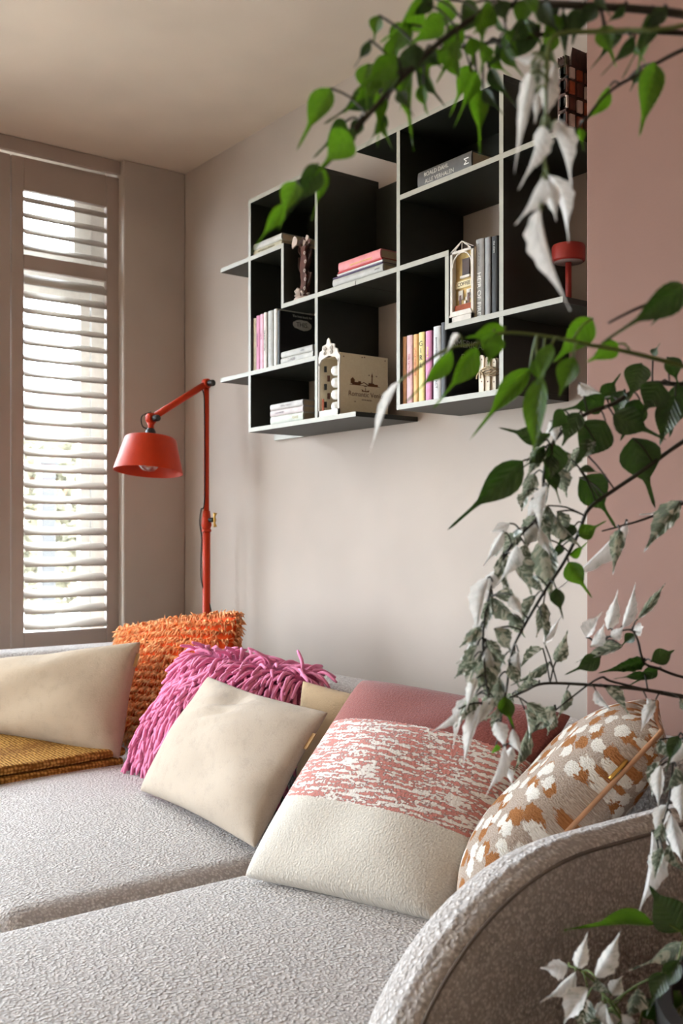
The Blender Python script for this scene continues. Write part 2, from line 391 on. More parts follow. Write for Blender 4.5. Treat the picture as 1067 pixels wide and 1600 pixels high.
# window behind the shutters
w1 = MB(); xw0, xw1 = -.235, -.18
for y0, y1 in ((-.34, -.281), (-.80, -.74), (-1.2, -1.14), (-1.618, -1.56)): w1.box((xw0, y0, .28), (xw1, y1, CZ))
for z0, z1 in ((.28, .36), (2.12, 2.2), (2.56, CZ)): w1.box((xw0 + .003, -1.6, z0), (xw1 - .003, -.3, z1))
win = struct('window_1', w1, FRAME)
sa = MB()
for y0, y1 in ((-.42, -.345), (-.735, -.68)): sa.box((-.225, y0, 2.203), (-.17, y1, 2.557))
sa.box((-.222, -.70, 2.203), (-.173, -.40, 2.26)); sa.box((-.222, -.70, 2.5), (-.173, -.40, 2.557))
obj('window_sash', sa.mesh('window_sash', FRAME), win)
sb = MB()
for y0, y1 in ((-.385, -.345), (-.735, -.70)): sb.box((-.222, y0, .363), (-.186, y1, 2.117))
sb.box((-.220, -.72, 2.07), (-.188, -.37, 2.117)); sb.box((-.220, -.72, .363), (-.188, -.37, .42))
obj('window_sash', sb.mesh('window_sash', FRAME), win)
for y0, y1, z0, z1 in ((-.74, -.34, .36, 2.12), (-.74, -.34, 2.2, 2.56), (-1.14, -.8, .36, 2.12), (-1.14, -.8, 2.2, 2.56), (-1.56, -1.2, .36, 2.12), (-1.56, -1.2, 2.2, 2.56)):
    obj('window_pane', MB().box((-.21, y0, z0), (-.205, y1, z1)).mesh('window_pane', GLASS), win)
# glazed garden doors further along the same wall
d1 = MB()
for y0, y1 in ((-1.87, -1.801), (-2.88, -2.82), (-3.92, -3.86), (-4.949, -4.88)): d1.box((xw0, y0, 0.002), (xw1, y1, 2.115))
for z0, z1 in ((.002, .08), (2.05, 2.115)): d1.box((xw0 + .003, -4.9, z0), (xw1 - .003, -1.85, z1))
door = struct('door_1', d1, FRAME)
for y0, y1 in ((-2.82, -1.87), (-3.86, -2.88), (-4.88, -3.92)):
    obj('window_pane', MB().box((-.21, y0, .08), (-.205, y1, 2.05)).mesh('window_pane', GLASS), door)

# plantation shutters
louver_prof = [(.0315 * math.cos(a), .0060 * math.sin(a)) for a in [2 * math.pi * i / 12 for i in range(12)]]
def louver_mesh(w):
    mb = MB().prism(louver_prof, -w / 2, w / 2, 'y')
    return mb.mesh('louver', LOUVER, True)
def shutter(y0, y1, label):
    root = thing('shutter_panel', label, 'shutter', (-.06, (y0 + y1) / 2, .286), 'taupe plantation shutter panels')
    x0, x1 = -.075, -.047
    sl, sr = y0 + .049, y1 - .055
    part('stile', MB().box((x0, y0 + .0015, .286), (x1, sl, 2.571)), TAUPE, root, bev=.003)
    part('stile', MB().box((x0, sr, .286), (x1, y1 - .0015, 2.571)), TAUPE, root, bev=.003)
    for z0, z1 in ((.286, .742), (2.143, 2.198), (2.445, 2.571)):
        part('rail', MB().box((x0 + .001, sl + .0005, z0), (x1 - .001, sr - .0005, z1)), TAUPE, root, bev=.002)
    me = louver_mesh(sr - sl - .004)
    zs = [.742 + .0245 + i * .0609 for i in range(23)] + [2.198 + .032 + i * .0609 for i in range(4)]
    T = Matrix.Translation((-.06, (sl + sr) / 2, 0)); inv = root.matrix_basis.inverted()
    for z in zs:
        ang = math.radians(34 if z > 2.15 else 48 if z > 2.09 else 38 if z > 2.03 else 30)
        obj('louver', me, root, inv @ Matrix.Translation((-.06, (sl + sr) / 2, z)) @ Matrix.Rotation(ang, 4, 'Y'))
    return root
shutter(-.72, -.277, 'taupe shutter panel beside the corner, its bright open louvers facing the garden')
shutter(-1.165, -.7215, 'taupe shutter panel cut off by the left edge of the photo')
shutter(-1.61, -1.1665, 'taupe shutter panel furthest from the corner, outside the frame')

# ================================================================== outside
GROUND = flat('garden_paving', (190, 184, 174), .9, scale=6)
struct('ground', MB().box((-40, -30, -.25), (-.25, 30, -.15)), GROUND)
BRICK = flat('garden_brick', (112, 76, 58), .9, scale=20, var=.2)
DARKW = wood('garden_post_wood', (24, 22, 21), (40, 37, 35))
FOL = flat('hedge_foliage', (104, 100, 82), .8, scale=8, var=.35)
ROOF = flat('roof_tile', (82, 72, 66), .9, scale=10)
p = at_t(73, HY, 8.0)
pt = thing('garden_post', 'dark wooden garden post seen between the louvers', 'post', (p.x, p.y, -.15))
part('post', MB().box((p.x - .05, p.y - .055, -.15), (p.x + .05, p.y + .055, 1.66)), DARKW, pt, bev=.008)
part('cap', MB().box((p.x - .07, p.y - .075, 1.66), (p.x + .07, p.y + .075, 1.70)), DARKW, pt, bev=.006)
hb = thing('house', 'brick garden house behind the hedge, washed out by daylight', 'house', (-19, 8, -.15))
part('wall', MB().box((-23, 3, -.15), (-18, 11, 2.3)), BRICK, hb)
part('roof', MB().prism([(2.6, 2.3), (11.4, 2.3), (7, 4.6)], -23.3, -17.7, 'x'), ROOF, hb)
for y0 in (4, 6.2, 8.4): part('window', MB().box((-18.02, y0, .7), (-17.96, y0 + 1.1, 1.9)), FRAME, hb)
def hedge(c, r, n, seed, label):
    q = random.Random(seed); mb = MB()
    for i in range(n):
        d = Vector((q.gauss(0, 1), q.gauss(0, 1), q.gauss(0, 1))).normalized() * (.55 + .45 * q.random())
        pos = Vector(c) + Vector((d.x * r[0], d.y * r[1], d.z * r[2]))
        a = Vector((q.gauss(0, 1), q.gauss(0, 1), q.gauss(0, 1))).normalized(); b = a.orthogonal().normalized(); s = .09
        mb.add([pos - a * s, pos - b * s * .5, pos + a * s, pos + b * s * .5], [(0, 1, 2, 3)])
    t = thing('garden_shrub', label, 'shrub', (c[0], c[1], -.15))
    part('foliage', mb, FOL, t)
    part('trunk', MB().tube([(c[0], c[1], -.15), (c[0], c[1] + .05, c[2])], .05), DARKW, t)
a = at_t(70, HY, 12); hedge((a.x, a.y, 1.25), (1.0, 1.1, 1.1), 2600, 3, 'pale garden shrub seen through the lower left louvers')
a = at_t(150, HY, 17); hedge((a.x, a.y + .6, 1.1), (1.0, 1.2, 1.2), 2600, 4, 'garden shrub seen through the louvers at their right side')

# ================================================================== sofa
sofa = thing('sofa', 'large pale greige boucle sofa with rounded arms and loose cushions', 'sofa', (1.6, -.9, 0))
def crown(lo, hi, amt):
    def f(q):
        if q.z > hi[2] - .09:
            u = (q.x - (lo[0] + hi[0]) / 2) / ((hi[0] - lo[0]) / 2); v = (q.y - (lo[1] + hi[1]) / 2) / ((hi[1] - lo[1]) / 2)
            q.z += amt * max(0, 1 - u ** 2) * max(0, 1 - v ** 2)
        return q
    return f
def seat(lo, hi, r, amt):
    part('seat_cushion', rbox(lo, hi, r, 6, 14, crown(lo, hi, amt)), BOUCLE, sofa, True)
seat((.40, -1.47, .19), (2.005, -.46, .425), .075, .02)
seat((2.01, -1.80, .19), (2.80, -.46, .43), .075, .02)
part('backrest', rbox((.32, -.50, .10), (1.965, -.21, .715), .09, 6, 10), BOUCLE, sofa, True)
part('backrest', rbox((1.968, -.50, .10), (2.93, -.21, .715), .09, 6, 10), BOUCLE, sofa, True)
part('armrest', rbox((.14, -1.45, .08), (.43, -.215, .715), .1, 6, 10), BOUCLE, sofa, True)
SEAM = flat('seam_shade', (112, 102, 96), .95)  # same fabric along the seam, crease shadow painted as a darker line
# right arm: rounded front corner, crisp outer seam
prof = [(-.22, .08), (-.22, .60)] + [(-.32 + .10 * math.cos(a), .60 + .10 * math.sin(a)) for a in [math.pi / 2 * i / 8 for i in range(1, 9)]]
prof += [(-.60, .703), (-.82, .703)]
prof += [(-.95 - .375 * math.sin(a), .37 + .333 * math.cos(a)) for a in [math.pi / 2 * i / 18 for i in range(0, 19)]]
prof += [(-1.325, .30), (-1.31, .08)]
def arm_mesh(prof, xi, xo, ri, ro):
    n = len(prof); nor = []
    for i in range(n):
        a, b = Vector(prof[max(i - 1, 0)]), Vector(prof[min(i + 1, n - 1)]); t = (b - a).normalized(); nor.append(Vector((-t.y, t.x)) * -1)
    c = Vector((-.75, .35))
    nor = [q if q.dot(Vector(prof[i]) - c) > 0 else -q for i, q in enumerate(nor)]
    sec = [(xi, -ri * 2.4), (xi, -ri * 1.5)] + [(xi + ri * (1 - math.cos(a)), -ri * (1 - math.sin(a))) for a in [math.pi / 2 * j / 8 for j in range(9)]]
    xm = (xi + ri + xo - ro) / 2
    sec += [(xm, .004)] + [(xo - ro + ro * math.sin(a), -ro * (1 - math.cos(a)) ) for a in [math.pi / 2 * j / 5 for j in range(6)]] + [(xo, -.03), (xo, -.08)]
    m = len(sec); mb = MB(); vs = []
    for (x, off) in sec:
        for i in range(n): p = Vector(prof[i]) + nor[i] * off; vs.append((x, p.x, p.y))
    fs = [(j * n + i, j * n + i + 1, (j + 1) * n + i + 1, (j + 1) * n + i) for j in range(m - 1) for i in range(n - 1)]
    fs += [tuple(range(n)), tuple(range((m - 1) * n, m * n))[::-1], tuple(j * n for j in range(m)), tuple(j * n + n - 1 for j in range(m))]
    return mb.add(vs, fs), nor
am, nor = arm_mesh(prof, 2.805, 2.93, .085, .03)
arm = part('armrest', am, BOUCLE, sofa, True)
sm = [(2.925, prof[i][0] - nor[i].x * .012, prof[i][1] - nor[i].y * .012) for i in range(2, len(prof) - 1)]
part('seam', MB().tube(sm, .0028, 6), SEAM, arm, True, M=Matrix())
part('base_frame', rbox((.2, -1.42, .05), (2.9, -.24, .19), .02, 2, 2), BOUCLE, sofa, True)
for x in (.3, 1.6, 2.8):
    for y in (-1.25, -.32): part('foot', MB().lathe([(.02, 0), (.026, .05)], 12, (x, y, 0), cap0=True, cap1=True), BLACK, sofa, True)

# ================================================================== cushions
def cushion(label, cor, T, pinch, mat, Tb=None, n=44, dent=None, pw=.42, rnd=.02, group='loose cushions on the sofa', name='cushion', lump=.006, seed=0):
    BL, BR, TR, TL = [Vector(c) for c in cor]; Tb = T if Tb is None else Tb
    N = ((BR - BL).normalized() + (TR - TL).normalized()).cross((TL - BL).normalized() + (TR - BR).normalized()).normalized()
    q = random.Random(seed); ph = [q.uniform(0, 6.28) for _ in range(8)]
    def surf(u, v, side):
        uu = u * (1 - pinch * (1 - v * v) * u * u); vv = v * (1 - pinch * (1 - u * u) * v * v)
        k_ = 1 - rnd * (u * u * v * v) ** 2; uu *= k_; vv *= k_
        s, t = (uu + 1) / 2, (vv + 1) / 2
        p = BL * (1 - s) * (1 - t) + BR * s * (1 - t) + TR * s * t + TL * (1 - s) * t
        w = max(0, (1 - u * u) * (1 - v * v)) ** pw
        lum = lump * w * (math.sin(3.1 * u + 2.3 * v + ph[0]) + math.sin(-2.2 * u + 4.1 * v + ph[1]) + .6 * math.sin(6.3 * u + ph[2]) * math.sin(5.7 * v + ph[3]))
        d = (T if side > 0 else Tb) * w + lum
        if dent and side > 0: d += dent(u, v) * w
        if side < 0: d = max(0, d) if w > 0 else 0
        return p + N * (d * side)
    mb = MB(); g = [math.sin(math.pi / 2 * (2 * i / n - 1)) for i in range(n + 1)]; mb.uv = []
    for side in (1, -1):
        o = len(mb.v)
        for j in range(n + 1):
            for i in range(n + 1):
                mb.v.append(surf(g[i], g[j], side)); mb.uv.append(((g[i] + 1) / 2, (g[j] + 1) / 2))
        for j in range(n):
            for i in range(n):
                a = o + j * (n + 1) + i; f = [a, a + 1, a + n + 2, a + n + 1]
                mb.f.append(f if side > 0 else f[::-1]); mb.mi.append(0)
    base = (BL + BR) / 2
    root = thing(name, label, 'cushion', base, group)
    me = mb.mesh('cover', mat, True, merge=True)
    cov = obj('cover', me, root)
    root_surf = surf
    return root, cov, surf, N
def edge_pts(surf, which, a=-1, b=1, n=24):
    out = []
    for i in range(n + 1):
        t = a + (b - a) * i / n
        out.append(surf(*{'r': (1, t), 'l': (-1, t), 't': (t, 1), 'b': (t, -1)}[which], 1))
    return out
def tag_on(surf, N, cov, v0, v1, w=.012):
    mb = MB(); pts = [surf(1, v0 + (v1 - v0) * i / 4, 1) for i in range(5)]
    out = (surf(1, 0, 1) - surf(.8, 0, 1)); out = (out - N * out.dot(N)).normalized()
    vs = []
    for p in pts:
        for e in (-.0012, .0012): vs += [p - out * .004 + N * (e + .003), p + out * w + N * (e + .003)]
    fs = []
    for i in range(4):
        a = i * 4; b = a + 4
        fs += [(a, a + 1, b + 1, b), (a + 2, b + 2, b + 3, a + 3), (a + 1, a + 3, b + 3, b + 1), (a, b, b + 2, a + 2)]
    fs += [(0, 2, 3, 1), (16, 17, 19, 18)]
    return obj('leather_tag', mb.add(vs, fs).mesh('leather_tag', TAG), cov)

# 1 cream cushion by the left arm
r1 = at_z(188, 1188, .455); tr1 = at_y(222, 1001, -.66)
c1 = cushion('wide cream felt cushion leaning on the left arm, standing on the mustard throw', ((.50, -1.06, .50), r1, tr1, (.43, -.98, .705)), .085, .06, CREAM, seed=1,
             dent=lambda u, v: -.03 * math.exp(-((u + .1) / .25) ** 2 - ((v - .95) / .3) ** 2))
tag_on(c1[2], c1[3], c1[1], .55, .78)
# 4 cream cushion in the middle
c4 = cushion('wide cream felt cushion standing in front of the pink tasselled cushion', (at_z(217, 1236, .447), at_z(399, 1328, .45), at_y(515, 1112, -.72), at_y(325, 1055, -.72)), .07, .07, CREAM2, seed=2, Tb=.04,
             dent=lambda u, v: -.05 * math.exp(-((u + .15) / .22) ** 2 - ((v - .9) / .35) ** 2) - .012 * math.sin(26 * (v - .5 * u)) * math.exp(-((u + .2) / .3) ** 2 - ((v - .5) / .25) ** 2))
tag_on(c4[2], c4[3], c4[1], .42, .66)
# 5 beige cushion behind
cushion('beige felt cushion half hidden behind the banded cushion', ((1.75, -.64, .45), (2.06, -.57, .45), (2.06, -.50, .73), at_y(472, 1062, -.59)), .05, .06, BEIGE, seed=3, Tb=.05)
# 6 banded cushion
c6 = cushion('square knitted cushion with rose, pink flecked and cream bands', (at_z(380, 1372, .447), (2.515, -.86, .447), at_y(896, 1117, -.56), at_y(566, 1062, -.66)), .085, .03, BANDED, seed=4, Tb=.045, rnd=.018, pw=.36)
# 7 spotted cushion
A7, N7 = at_t(1036, 1141, 1.68), Vector((2.65, -.94, .465)); far = Vector((-.165, .215, 0))
c7 = cushion('cream and caramel spotted cushion with camel piping in the right corner', (N7 + far, N7, A7, A7 + far + Vector((0, 0, .01))), .105, .05, SPOTTED, seed=5, Tb=.075)
pp = edge_pts(c7[2], 'b') + edge_pts(c7[2], 'r')[1:] + edge_pts(c7[2], 't')[::-1][1:] + edge_pts(c7[2], 'l')[::-1][1:]
obj('piping', MB().tube(pp, .0045, 6).mesh('piping', PIPING, True), c7[1])
zp = edge_pts(c7[2], 'r', .50, .68, 6)
obj('zip_pull', MB().tube([p + c7[3] * .008 for p in zp], .0035, 6).mesh('zip_pull', BRASS, True), c7[1])

# 2 orange shaggy cushion
c2 = cushion('square shaggy orange wool cushion in the far corner of the sofa', (at_z(194, 1155, .45), (1.22, -.56, .45), at_y(372, 960, -.44), at_y(188, 984, -.53)), .075, .03, ORANGEBASE, seed=6, Tb=.06)
def shag(surf, N):
    mb = MB(); q = random.Random(5); rows = 17
    for side in (1, -1):
        for ri in range(rows if side > 0 else 8):
            v = (-.97 + 1.95 * ri / (rows - 1)) if side > 0 else (.55 + .45 * ri / 7)
            for k in range(260):
                u = -1 + 2 * k / 259 + q.gauss(0, .006); u = max(-.995, min(.995, u)); vv = max(-.995, min(.998, v + q.gauss(0, .010)))
                p = surf(u, vv, side); e = .01
                du = (surf(min(u + e, 1), vv, side) - surf(max(u - e, -1), vv, side)); dv = (surf(u, min(vv + e, 1), side) - surf(u, max(vv - e, -1), side))
                nn = du.cross(dv); nn = nn.normalized() * (1 if nn.dot(N) * side > 0 else -1) if nn.length > 1e-12 else N * side
                if abs(u) > .9 or vv > .93:
                    ctr = surf(u * .5, vv * .5, side); nn = (nn + (p - ctr).normalized() * .9).normalized()
                down = Vector((q.gauss(0, .25), q.gauss(0, .1), -1)); L = q.uniform(.026, .040); w = q.uniform(.0020, .0036)
                sd = du.normalized() if du.length > 1e-9 else Vector((1, 0, 0))
                jit = Vector((q.gauss(0, .25), q.gauss(0, .25), q.gauss(0, .25)))
                d1 = (nn * 1.0 + down * .25 + jit).normalized(); d2 = (nn * .55 + down * .8 + jit).normalized()
                p1 = p + d1 * L * .5; p2 = p1 + d2 * L * .5
                th = nn * w * .8
                mb.add([p - sd * w, p + sd * w, p + th, p1 - sd * w * 1.25, p1 + sd * w * 1.25, p1 + d1 * w + Vector((0, 0, w)), p2], [(0, 1, 4, 3), (1, 2, 5, 4), (2, 0, 3, 5), (3, 4, 6), (4, 5, 6), (5, 3, 6)])
    return mb
o = obj('wool_pile', shag(c2[2], c2[3]).mesh('wool_pile', ORANGE, True, fix=False), c2[0]); o['kind'] = 'stuff'

# 3 pink tassel cushion
c3 = cushion('pink wool cushion covered in thick drooping tassels, behind the cream cushion', (at_z(196, 1196, .45), (1.70, -.66, .45), at_y(505, 1050, -.49), at_y(312, 1010, -.60)), .075, .03, PINKBASE, seed=7, Tb=.06)
tv = []
for k in range(7):
    q = random.Random(40 + k); L = q.uniform(.062, .085); b = q.uniform(-.35, .35); pts = []
    for i in range(7):
        t = i / 6; ang = min(1.45, .25 + 1.9 * t)
        if i == 0: pts.append(Vector((0, 0, -.004)))
        else: pts.append(pts[-1] + Vector((b * t * .8, math.sin(ang), math.cos(ang))) * (L / 6))
    rr = .0052 * q.uniform(.85, 1.12)
    tv.append(MB().tube(pts, [rr * .9, rr, rr, rr * 1.03, rr, rr * .98, rr * .6], 7).mesh('tassel', PINK, True))
tass = []
q = random.Random(77)
surf, N = c3[2], c3[3]
for j in range(27):
    for i in range(31):
        u = -1 + 2 * (i + .5 * (j % 2) + q.uniform(-.3, .3)) / 30.5; v = -1 + 2 * (j + q.uniform(-.3, .3)) / 26
        u = max(-.995, min(.995, u)); v = max(-.99, min(.995, v)); tass.append((u, v, 1))
for i in range(46): tass.append((q.uniform(-1, 1), q.uniform(.72, .99), -1))
rows = []
for u, v, side in tass:
    p = surf(u, v, side); e = .02
    du = surf(min(u + e, 1), v, side) - surf(max(u - e, -1), v, side); dv = surf(u, min(v + e, 1), side) - surf(u, max(v - e, -1), side)
    nn = du.cross(dv); nn = nn.normalized() if nn.length > 1e-12 else N
    if nn.dot(N) * side < 0: nn = -nn
    if max(abs(u), abs(v)) > .9: nn = (nn + (p - surf(u * .5, v * .5, side)).normalized() * .8).normalized()
    dn = Vector((q.gauss(0, .35), q.gauss(0, .2), -1)); dn = dn - nn * dn.dot(nn)
    if dn.length < .2: dn = Vector((q.uniform(-1, 1), -1, 0)); dn = dn - nn * dn.dot(nn)
    yy = dn.normalized(); xx = yy.cross(nn); s = q.uniform(.85, 1.1)
    M = Matrix(((xx.x, yy.x, nn.x, p.x), (xx.y, yy.y, nn.y, p.y), (xx.z, yy.z, nn.z, p.z), (0, 0, 0, 1))) @ Matrix.Scale(s, 4)
    hid = (0 if side > 0 else 2) + (3 if v < .3 and u > -.35 else 0)
    rows.append((hid + q.random(), M, q.randrange(7)))
rows.sort(key=lambda r: r[0])
inv3 = c3[0].matrix_basis.inverted(); rest = MB()
for k, (h, M, vi) in enumerate(rows):
    if k < 300: obj('tassel', tv[vi], c3[0], inv3 @ M)
    else: rest.add([M @ v.co for v in tv[vi].vertices], [tuple(f.vertices) for f in tv[vi].polygons])
o = obj('tassel_pile', rest.mesh('tassel_pile', PINK, True, fix=False), c3[0]); o['kind'] = 'stuff'

# mustard throw under the left cushion
def throw():
    root = thing('folded_throw', 'mustard textured knit throw folded on the left seat', 'blanket', (.75, -1.0, .43))
    for z0, dx, dy in ((.440, 0, 0), (.467, -.012, .012)):
        def dfm(q, dx=dx, dy=dy):
            s = (q.x - .46) / .56; t = (q.y + 1.36) / .6
            x = .46 + (q.x - .46) * (1 + .10 * (1 - t)) + dx; y = q.y + .05 * s + dy
            return Vector((x, y, q.z - .012 * max(0, s - .6) + .004 * math.sin(9 * q.x + 4 * q.y)))
        part('fold', rbox((.46, -1.40, z0), (1.02, -.80, z0 + .027), .0125, 4, 12, dfm), MUSTARD, root, True)
throw()

# ================================================================== wall shelf
YF, TH = -.24, .014
shelf = thing('wall_shelf', 'dark green open cube bookcase hanging on the back wall', 'bookcase', (1.48, -.12, 1.455))
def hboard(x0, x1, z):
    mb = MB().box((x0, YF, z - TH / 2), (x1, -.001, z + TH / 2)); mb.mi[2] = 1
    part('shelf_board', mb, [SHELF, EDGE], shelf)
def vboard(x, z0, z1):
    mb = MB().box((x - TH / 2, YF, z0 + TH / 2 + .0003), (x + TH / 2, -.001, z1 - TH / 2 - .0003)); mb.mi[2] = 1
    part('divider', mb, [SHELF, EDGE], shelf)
gx = [.704, .897, 1.096, 1.283, 1.480, 1.672, 1.868, 2.063, 2.258]; gz = [1.470, 1.660, 1.851, 2.045, 2.237]
h2 = TH / 2
hboard(gx[1] - h2, gx[3] + h2, gz[4]); hboard(gx[0], gx[2] + h2, gz[3]); hboard(gx[2] - h2, gx[4] - .002, gz[2]); hboard(gx[4], gx[6] + h2, gz[2])
hboard(gx[0], gx[3] - h2 - .0003, gz[1]); hboard(gx[1] - h2, gx[4], gz[0]); hboard(gx[5] - h2, gx[7] + h2, gz[0]); hboard(gx[4], gx[7] + h2, gz[4])
hboard(gx[5] + h2 + .0003, gx[8], gz[3]); hboard(gx[6] - h2, gx[8], gz[1])
vboard(gx[1], gz[3], gz[4]); vboard(gx[1], gz[1], gz[3]); vboard(gx[1], gz[0], gz[1])
vboard(gx[2], gz[2], gz[3])
vboard(gx[3], gz[2], gz[4]); vboard(gx[3], gz[0], gz[2])
vboard(gx[5], gz[2], gz[4]); vboard(gx[5], gz[0], gz[2])
vboard(gx[6], gz[1], gz[2])
vboard(gx[7], gz[3], gz[4]); vboard(gx[7], gz[1], gz[3]); vboard(gx[7], gz[0], gz[1])
def back(x0, x1, z0, z1):
    part('back_panel', MB().box((x0 + h2 + .001, -.011, z0 + h2 + .001), (x1 - h2 - .001, -.002, z1 - h2 - .001)), SHELF, shelf)
back(gx[3], gx[5], gz[2], gz[4] - .012); back(gx[5], gx[7], gz[3], gz[4]); back(gx[1], gx[3], gz[3], gz[4]); back(gx[5], gx[6], gz[0], gz[2])
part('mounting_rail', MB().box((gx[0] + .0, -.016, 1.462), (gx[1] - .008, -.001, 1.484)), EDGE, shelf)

# ------------------------------------------------------------------ books
def colour(c, rough=.55):
    nm = 'cover_%d_%d_%d' % c
    return MATS.get(nm) or flat(nm, c, rough, var=.05, scale=60)
def book(label, x, z, w, h, d, col, texts=(), lying=False, y=-.225, group='books on the wall shelf', pages=PAGES, lean=0, art=()):
    """local frame: spine faces -y, thickness along x, height along z.  lying: height runs along +x, thickness along z"""
    if lying: B = Matrix(((0, 0, 1, x), (0, 1, 0, y), (1, 0, 0, z), (0, 0, 0, 1)))     # local x->z, z->x
    else: B = Matrix.Translation((x, y, z)) @ Matrix.Rotation(lean, 4, 'Y')
    root = thing('book', label, 'book', (0, 0, 0), group, M=B)
    t = min(.0022, w * .16); cm = colour(col); I = Matrix()
    c = MB().box((0, .0, 0), (t, d, h)).box((w - t, .0, 0), (w, d, h))
    k = 6; arc = [(w / 2 - w / 2 * math.cos(math.pi * i / k), -.004 * math.sin(math.pi * i / k)) for i in range(k + 1)]
    poly = arc + [(w, .002), (0, .002)]
    c.prism(poly, 0, h, 'z')
    me = c.mesh('cover', cm, 'angle'); cov = obj('cover', me, root, I)
    obj('pages', MB().box((t, .002, .003), (w - t, d - .004, h - .003)).mesh('pages', pages), root, I)
    for (body, size, colr, pos, face, tilt) in texts:
        m = text_mesh(body, size, colour(colr))
        if face == 's':      # along the spine, reading down when upright, left to right when lying
            M = frame_M((w / 2, -.0046, h * pos), (0, 0, -1), (1, 0, 0)) if not lying else frame_M((w * tilt if tilt else w / 2, -.0046, h * pos), (0, 0, 1), (1, 0, 0))
        elif face == 'r':    # lying book, letter turned a quarter
            M = frame_M((w / 2, -.0046, h * pos), (1, 0, 0), (0, 0, -1))
        elif face == 'x':    # across the spine, upright letters
            M = frame_M((w / 2, -.0046, h * pos), (1, 0, 0), (0, 0, 1)) if not lying else frame_M((w / 2, -.0046, h * pos), (-1, 0, 0), (0, 0, 1))
        else:                # on the right hand cover
            M = frame_M((w + .0004, d * tilt, h * pos), (0, 1, 0), (0, 0, 1))
        if lying and face != 'c':
            # world-facing frame is mirrored by the axis swap: undo it
            M = M @ Matrix.Diagonal((1, 1, -1, 1))
        obj('lettering', m, cov, M)
    for mb, mm in art: obj('print', mb.mesh('print', mm), cov, I)
    return root
Z2, Z3, Z4, Z5 = gz[3] + h2, gz[2] + h2, gz[1] + h2, gz[0] + h2
W, K = (235, 235, 230), (20, 20, 20)
# A: two lying on the upper left board
xa = X(394); xb = X(441)
book('cream paperback lying lower of two on the top left board', xa + .002, Z2, .020, xb - xa, .15, (192, 184, 156), [('HISTORISCHE VERHALEN', .009, (120, 110, 80), .5, 's', 0)], True)
book('white spined book lying upper of two on the top left board', xa + .004, Z2 + .0202, .022, xb - xa - .003, .16, (188, 186, 180), [], True)
# C: upright row, second cell from the bottom left
row = [(394.3, 400.6, (222, 214, 190), .178, 'cream and pink spined book at the left end of the lower left row', [('stories', .008, (190, 60, 90), .5, 's', 0)]),
       (401.2, 406.6, (222, 150, 186), .183, 'thin pink book, second in the lower left row', [('THE SUMMER', .0075, (120, 40, 80), .55, 's', 0)]),
       (407.2, 412.2, (232, 186, 206), .184, 'pale pink book, third in the lower left row', [('LOVE', .008, (150, 50, 90), .6, 's', 0)]),
       (412.8, 417.4, (228, 222, 216), .186, 'white lettered paperback, fourth in the lower left row', [('THE SILENT LETTERS', .0075, (60, 60, 60), .5, 's', 0)]),
       (419.4, 427.4, (168, 168, 164), .186, 'grey patterned book, fifth in the lower left row', [('WINTER NIGHT', .009, W, .5, 's', 0)]),
       (428.6, 433.6, (214, 212, 206), .187, 'plain pale spined book left of the black one in the lower left row', [])]
for a, b, c, h, lab, tx in row: book(lab, X(a), Z4, X(b) - X(a), h, .14, c, tx)
xk = X(434.3); wk = X(438.6) - xk
blob = MB(); q = random.Random(3)
poly = [(.085 + .038 * math.cos(t) * (1 + .06 * q.uniform(-1, 1)), .140 + .017 * math.sin(t) * (1 + .12 * q.uniform(-1, 1))) for t in [2 * math.pi * i / 18 for i in range(18)]]
blob.prism(poly, wk, wk + .0004, 'x')
book('black book showing its cover with white badge in the lower left row', xk, Z4, wk, .178, .17, (14, 14, 15),
     [('The best book for', .0105, (220, 220, 215), .935, 'c', .5), ('THIS.', .022, (20, 20, 20), .785, 'c', .5)], art=[(blob, colour((205, 205, 200)))])
xl = X(439.5) + .002; xr = X(490)
book('white paperback lying lower of two before the black cover', xl, Z4, .021, xr - xl, .11, (186, 184, 178), [('D-MOB', .013, (150, 140, 140), .35, 's', 0)], True)
book('pale grey book lying upper of two before the black cover', xl + .002, Z4 + .0212, .020, xr - xl - .004, .11, (180, 178, 174), [('notes', .009, (120, 120, 120), .7, 's', 0)], True)
# D: three lying in the bottom left cell
xl, xr = X(424), X(474.5)
book('pale green white book at the bottom of the lowest left stack', xl, Z5, .027, xr - xl, .13, (192, 196, 184), [('PEACE', .012, (180, 170, 120), .78, 's', 0)], True)
book('pinkish white book in the middle of the lowest left stack', xl - .001, Z5 + .0272, .020, xr - xl + .001, .13, (190, 178, 178), [('a thousand suns', .008, (120, 110, 120), .3, 's', 0)], True)
book('white book on top of the lowest left stack', xl - .002, Z5 + .0474, .020, xr - xl + .001, .125, (184, 180, 178), [('SMALL THINGS', .009, (150, 140, 140), .5, 's', 0)], True)
# F: stack in the second column
def bx(p): return X(480 + p / 5.335)
z = Z3
st = [(160, 655, .006, (190, 188, 184), 'thin pale magazine at the bottom of the middle stack', []),
      (220, 636, .022, (176, 174, 170), 'grey hardback in the middle stack, over the magazine', [('gardens', .007, (110, 110, 110), .9, 's', 0)]),
      (222, 632, .005, (92, 78, 110), 'thin purple book in the middle stack', []),
      (257, 634, .006, (226, 222, 222), 'thin white book in the middle stack under the red one', []),
      (264, 628, .006, (178, 40, 44), 'thin red book under the pink one in the middle stack', []),
      (268, 616, .026, (222, 138, 142), 'pink hardback on top of the middle stack', [('HAPPY DAYS AND LONG WALKS', .007, (226, 200, 90), .55, 's', .25)])]
for a, b, th, c, lab, tx in st:
    book(lab, bx(a), z, th, bx(b) - bx(a), .155, c, tx, True); z += th + .0003
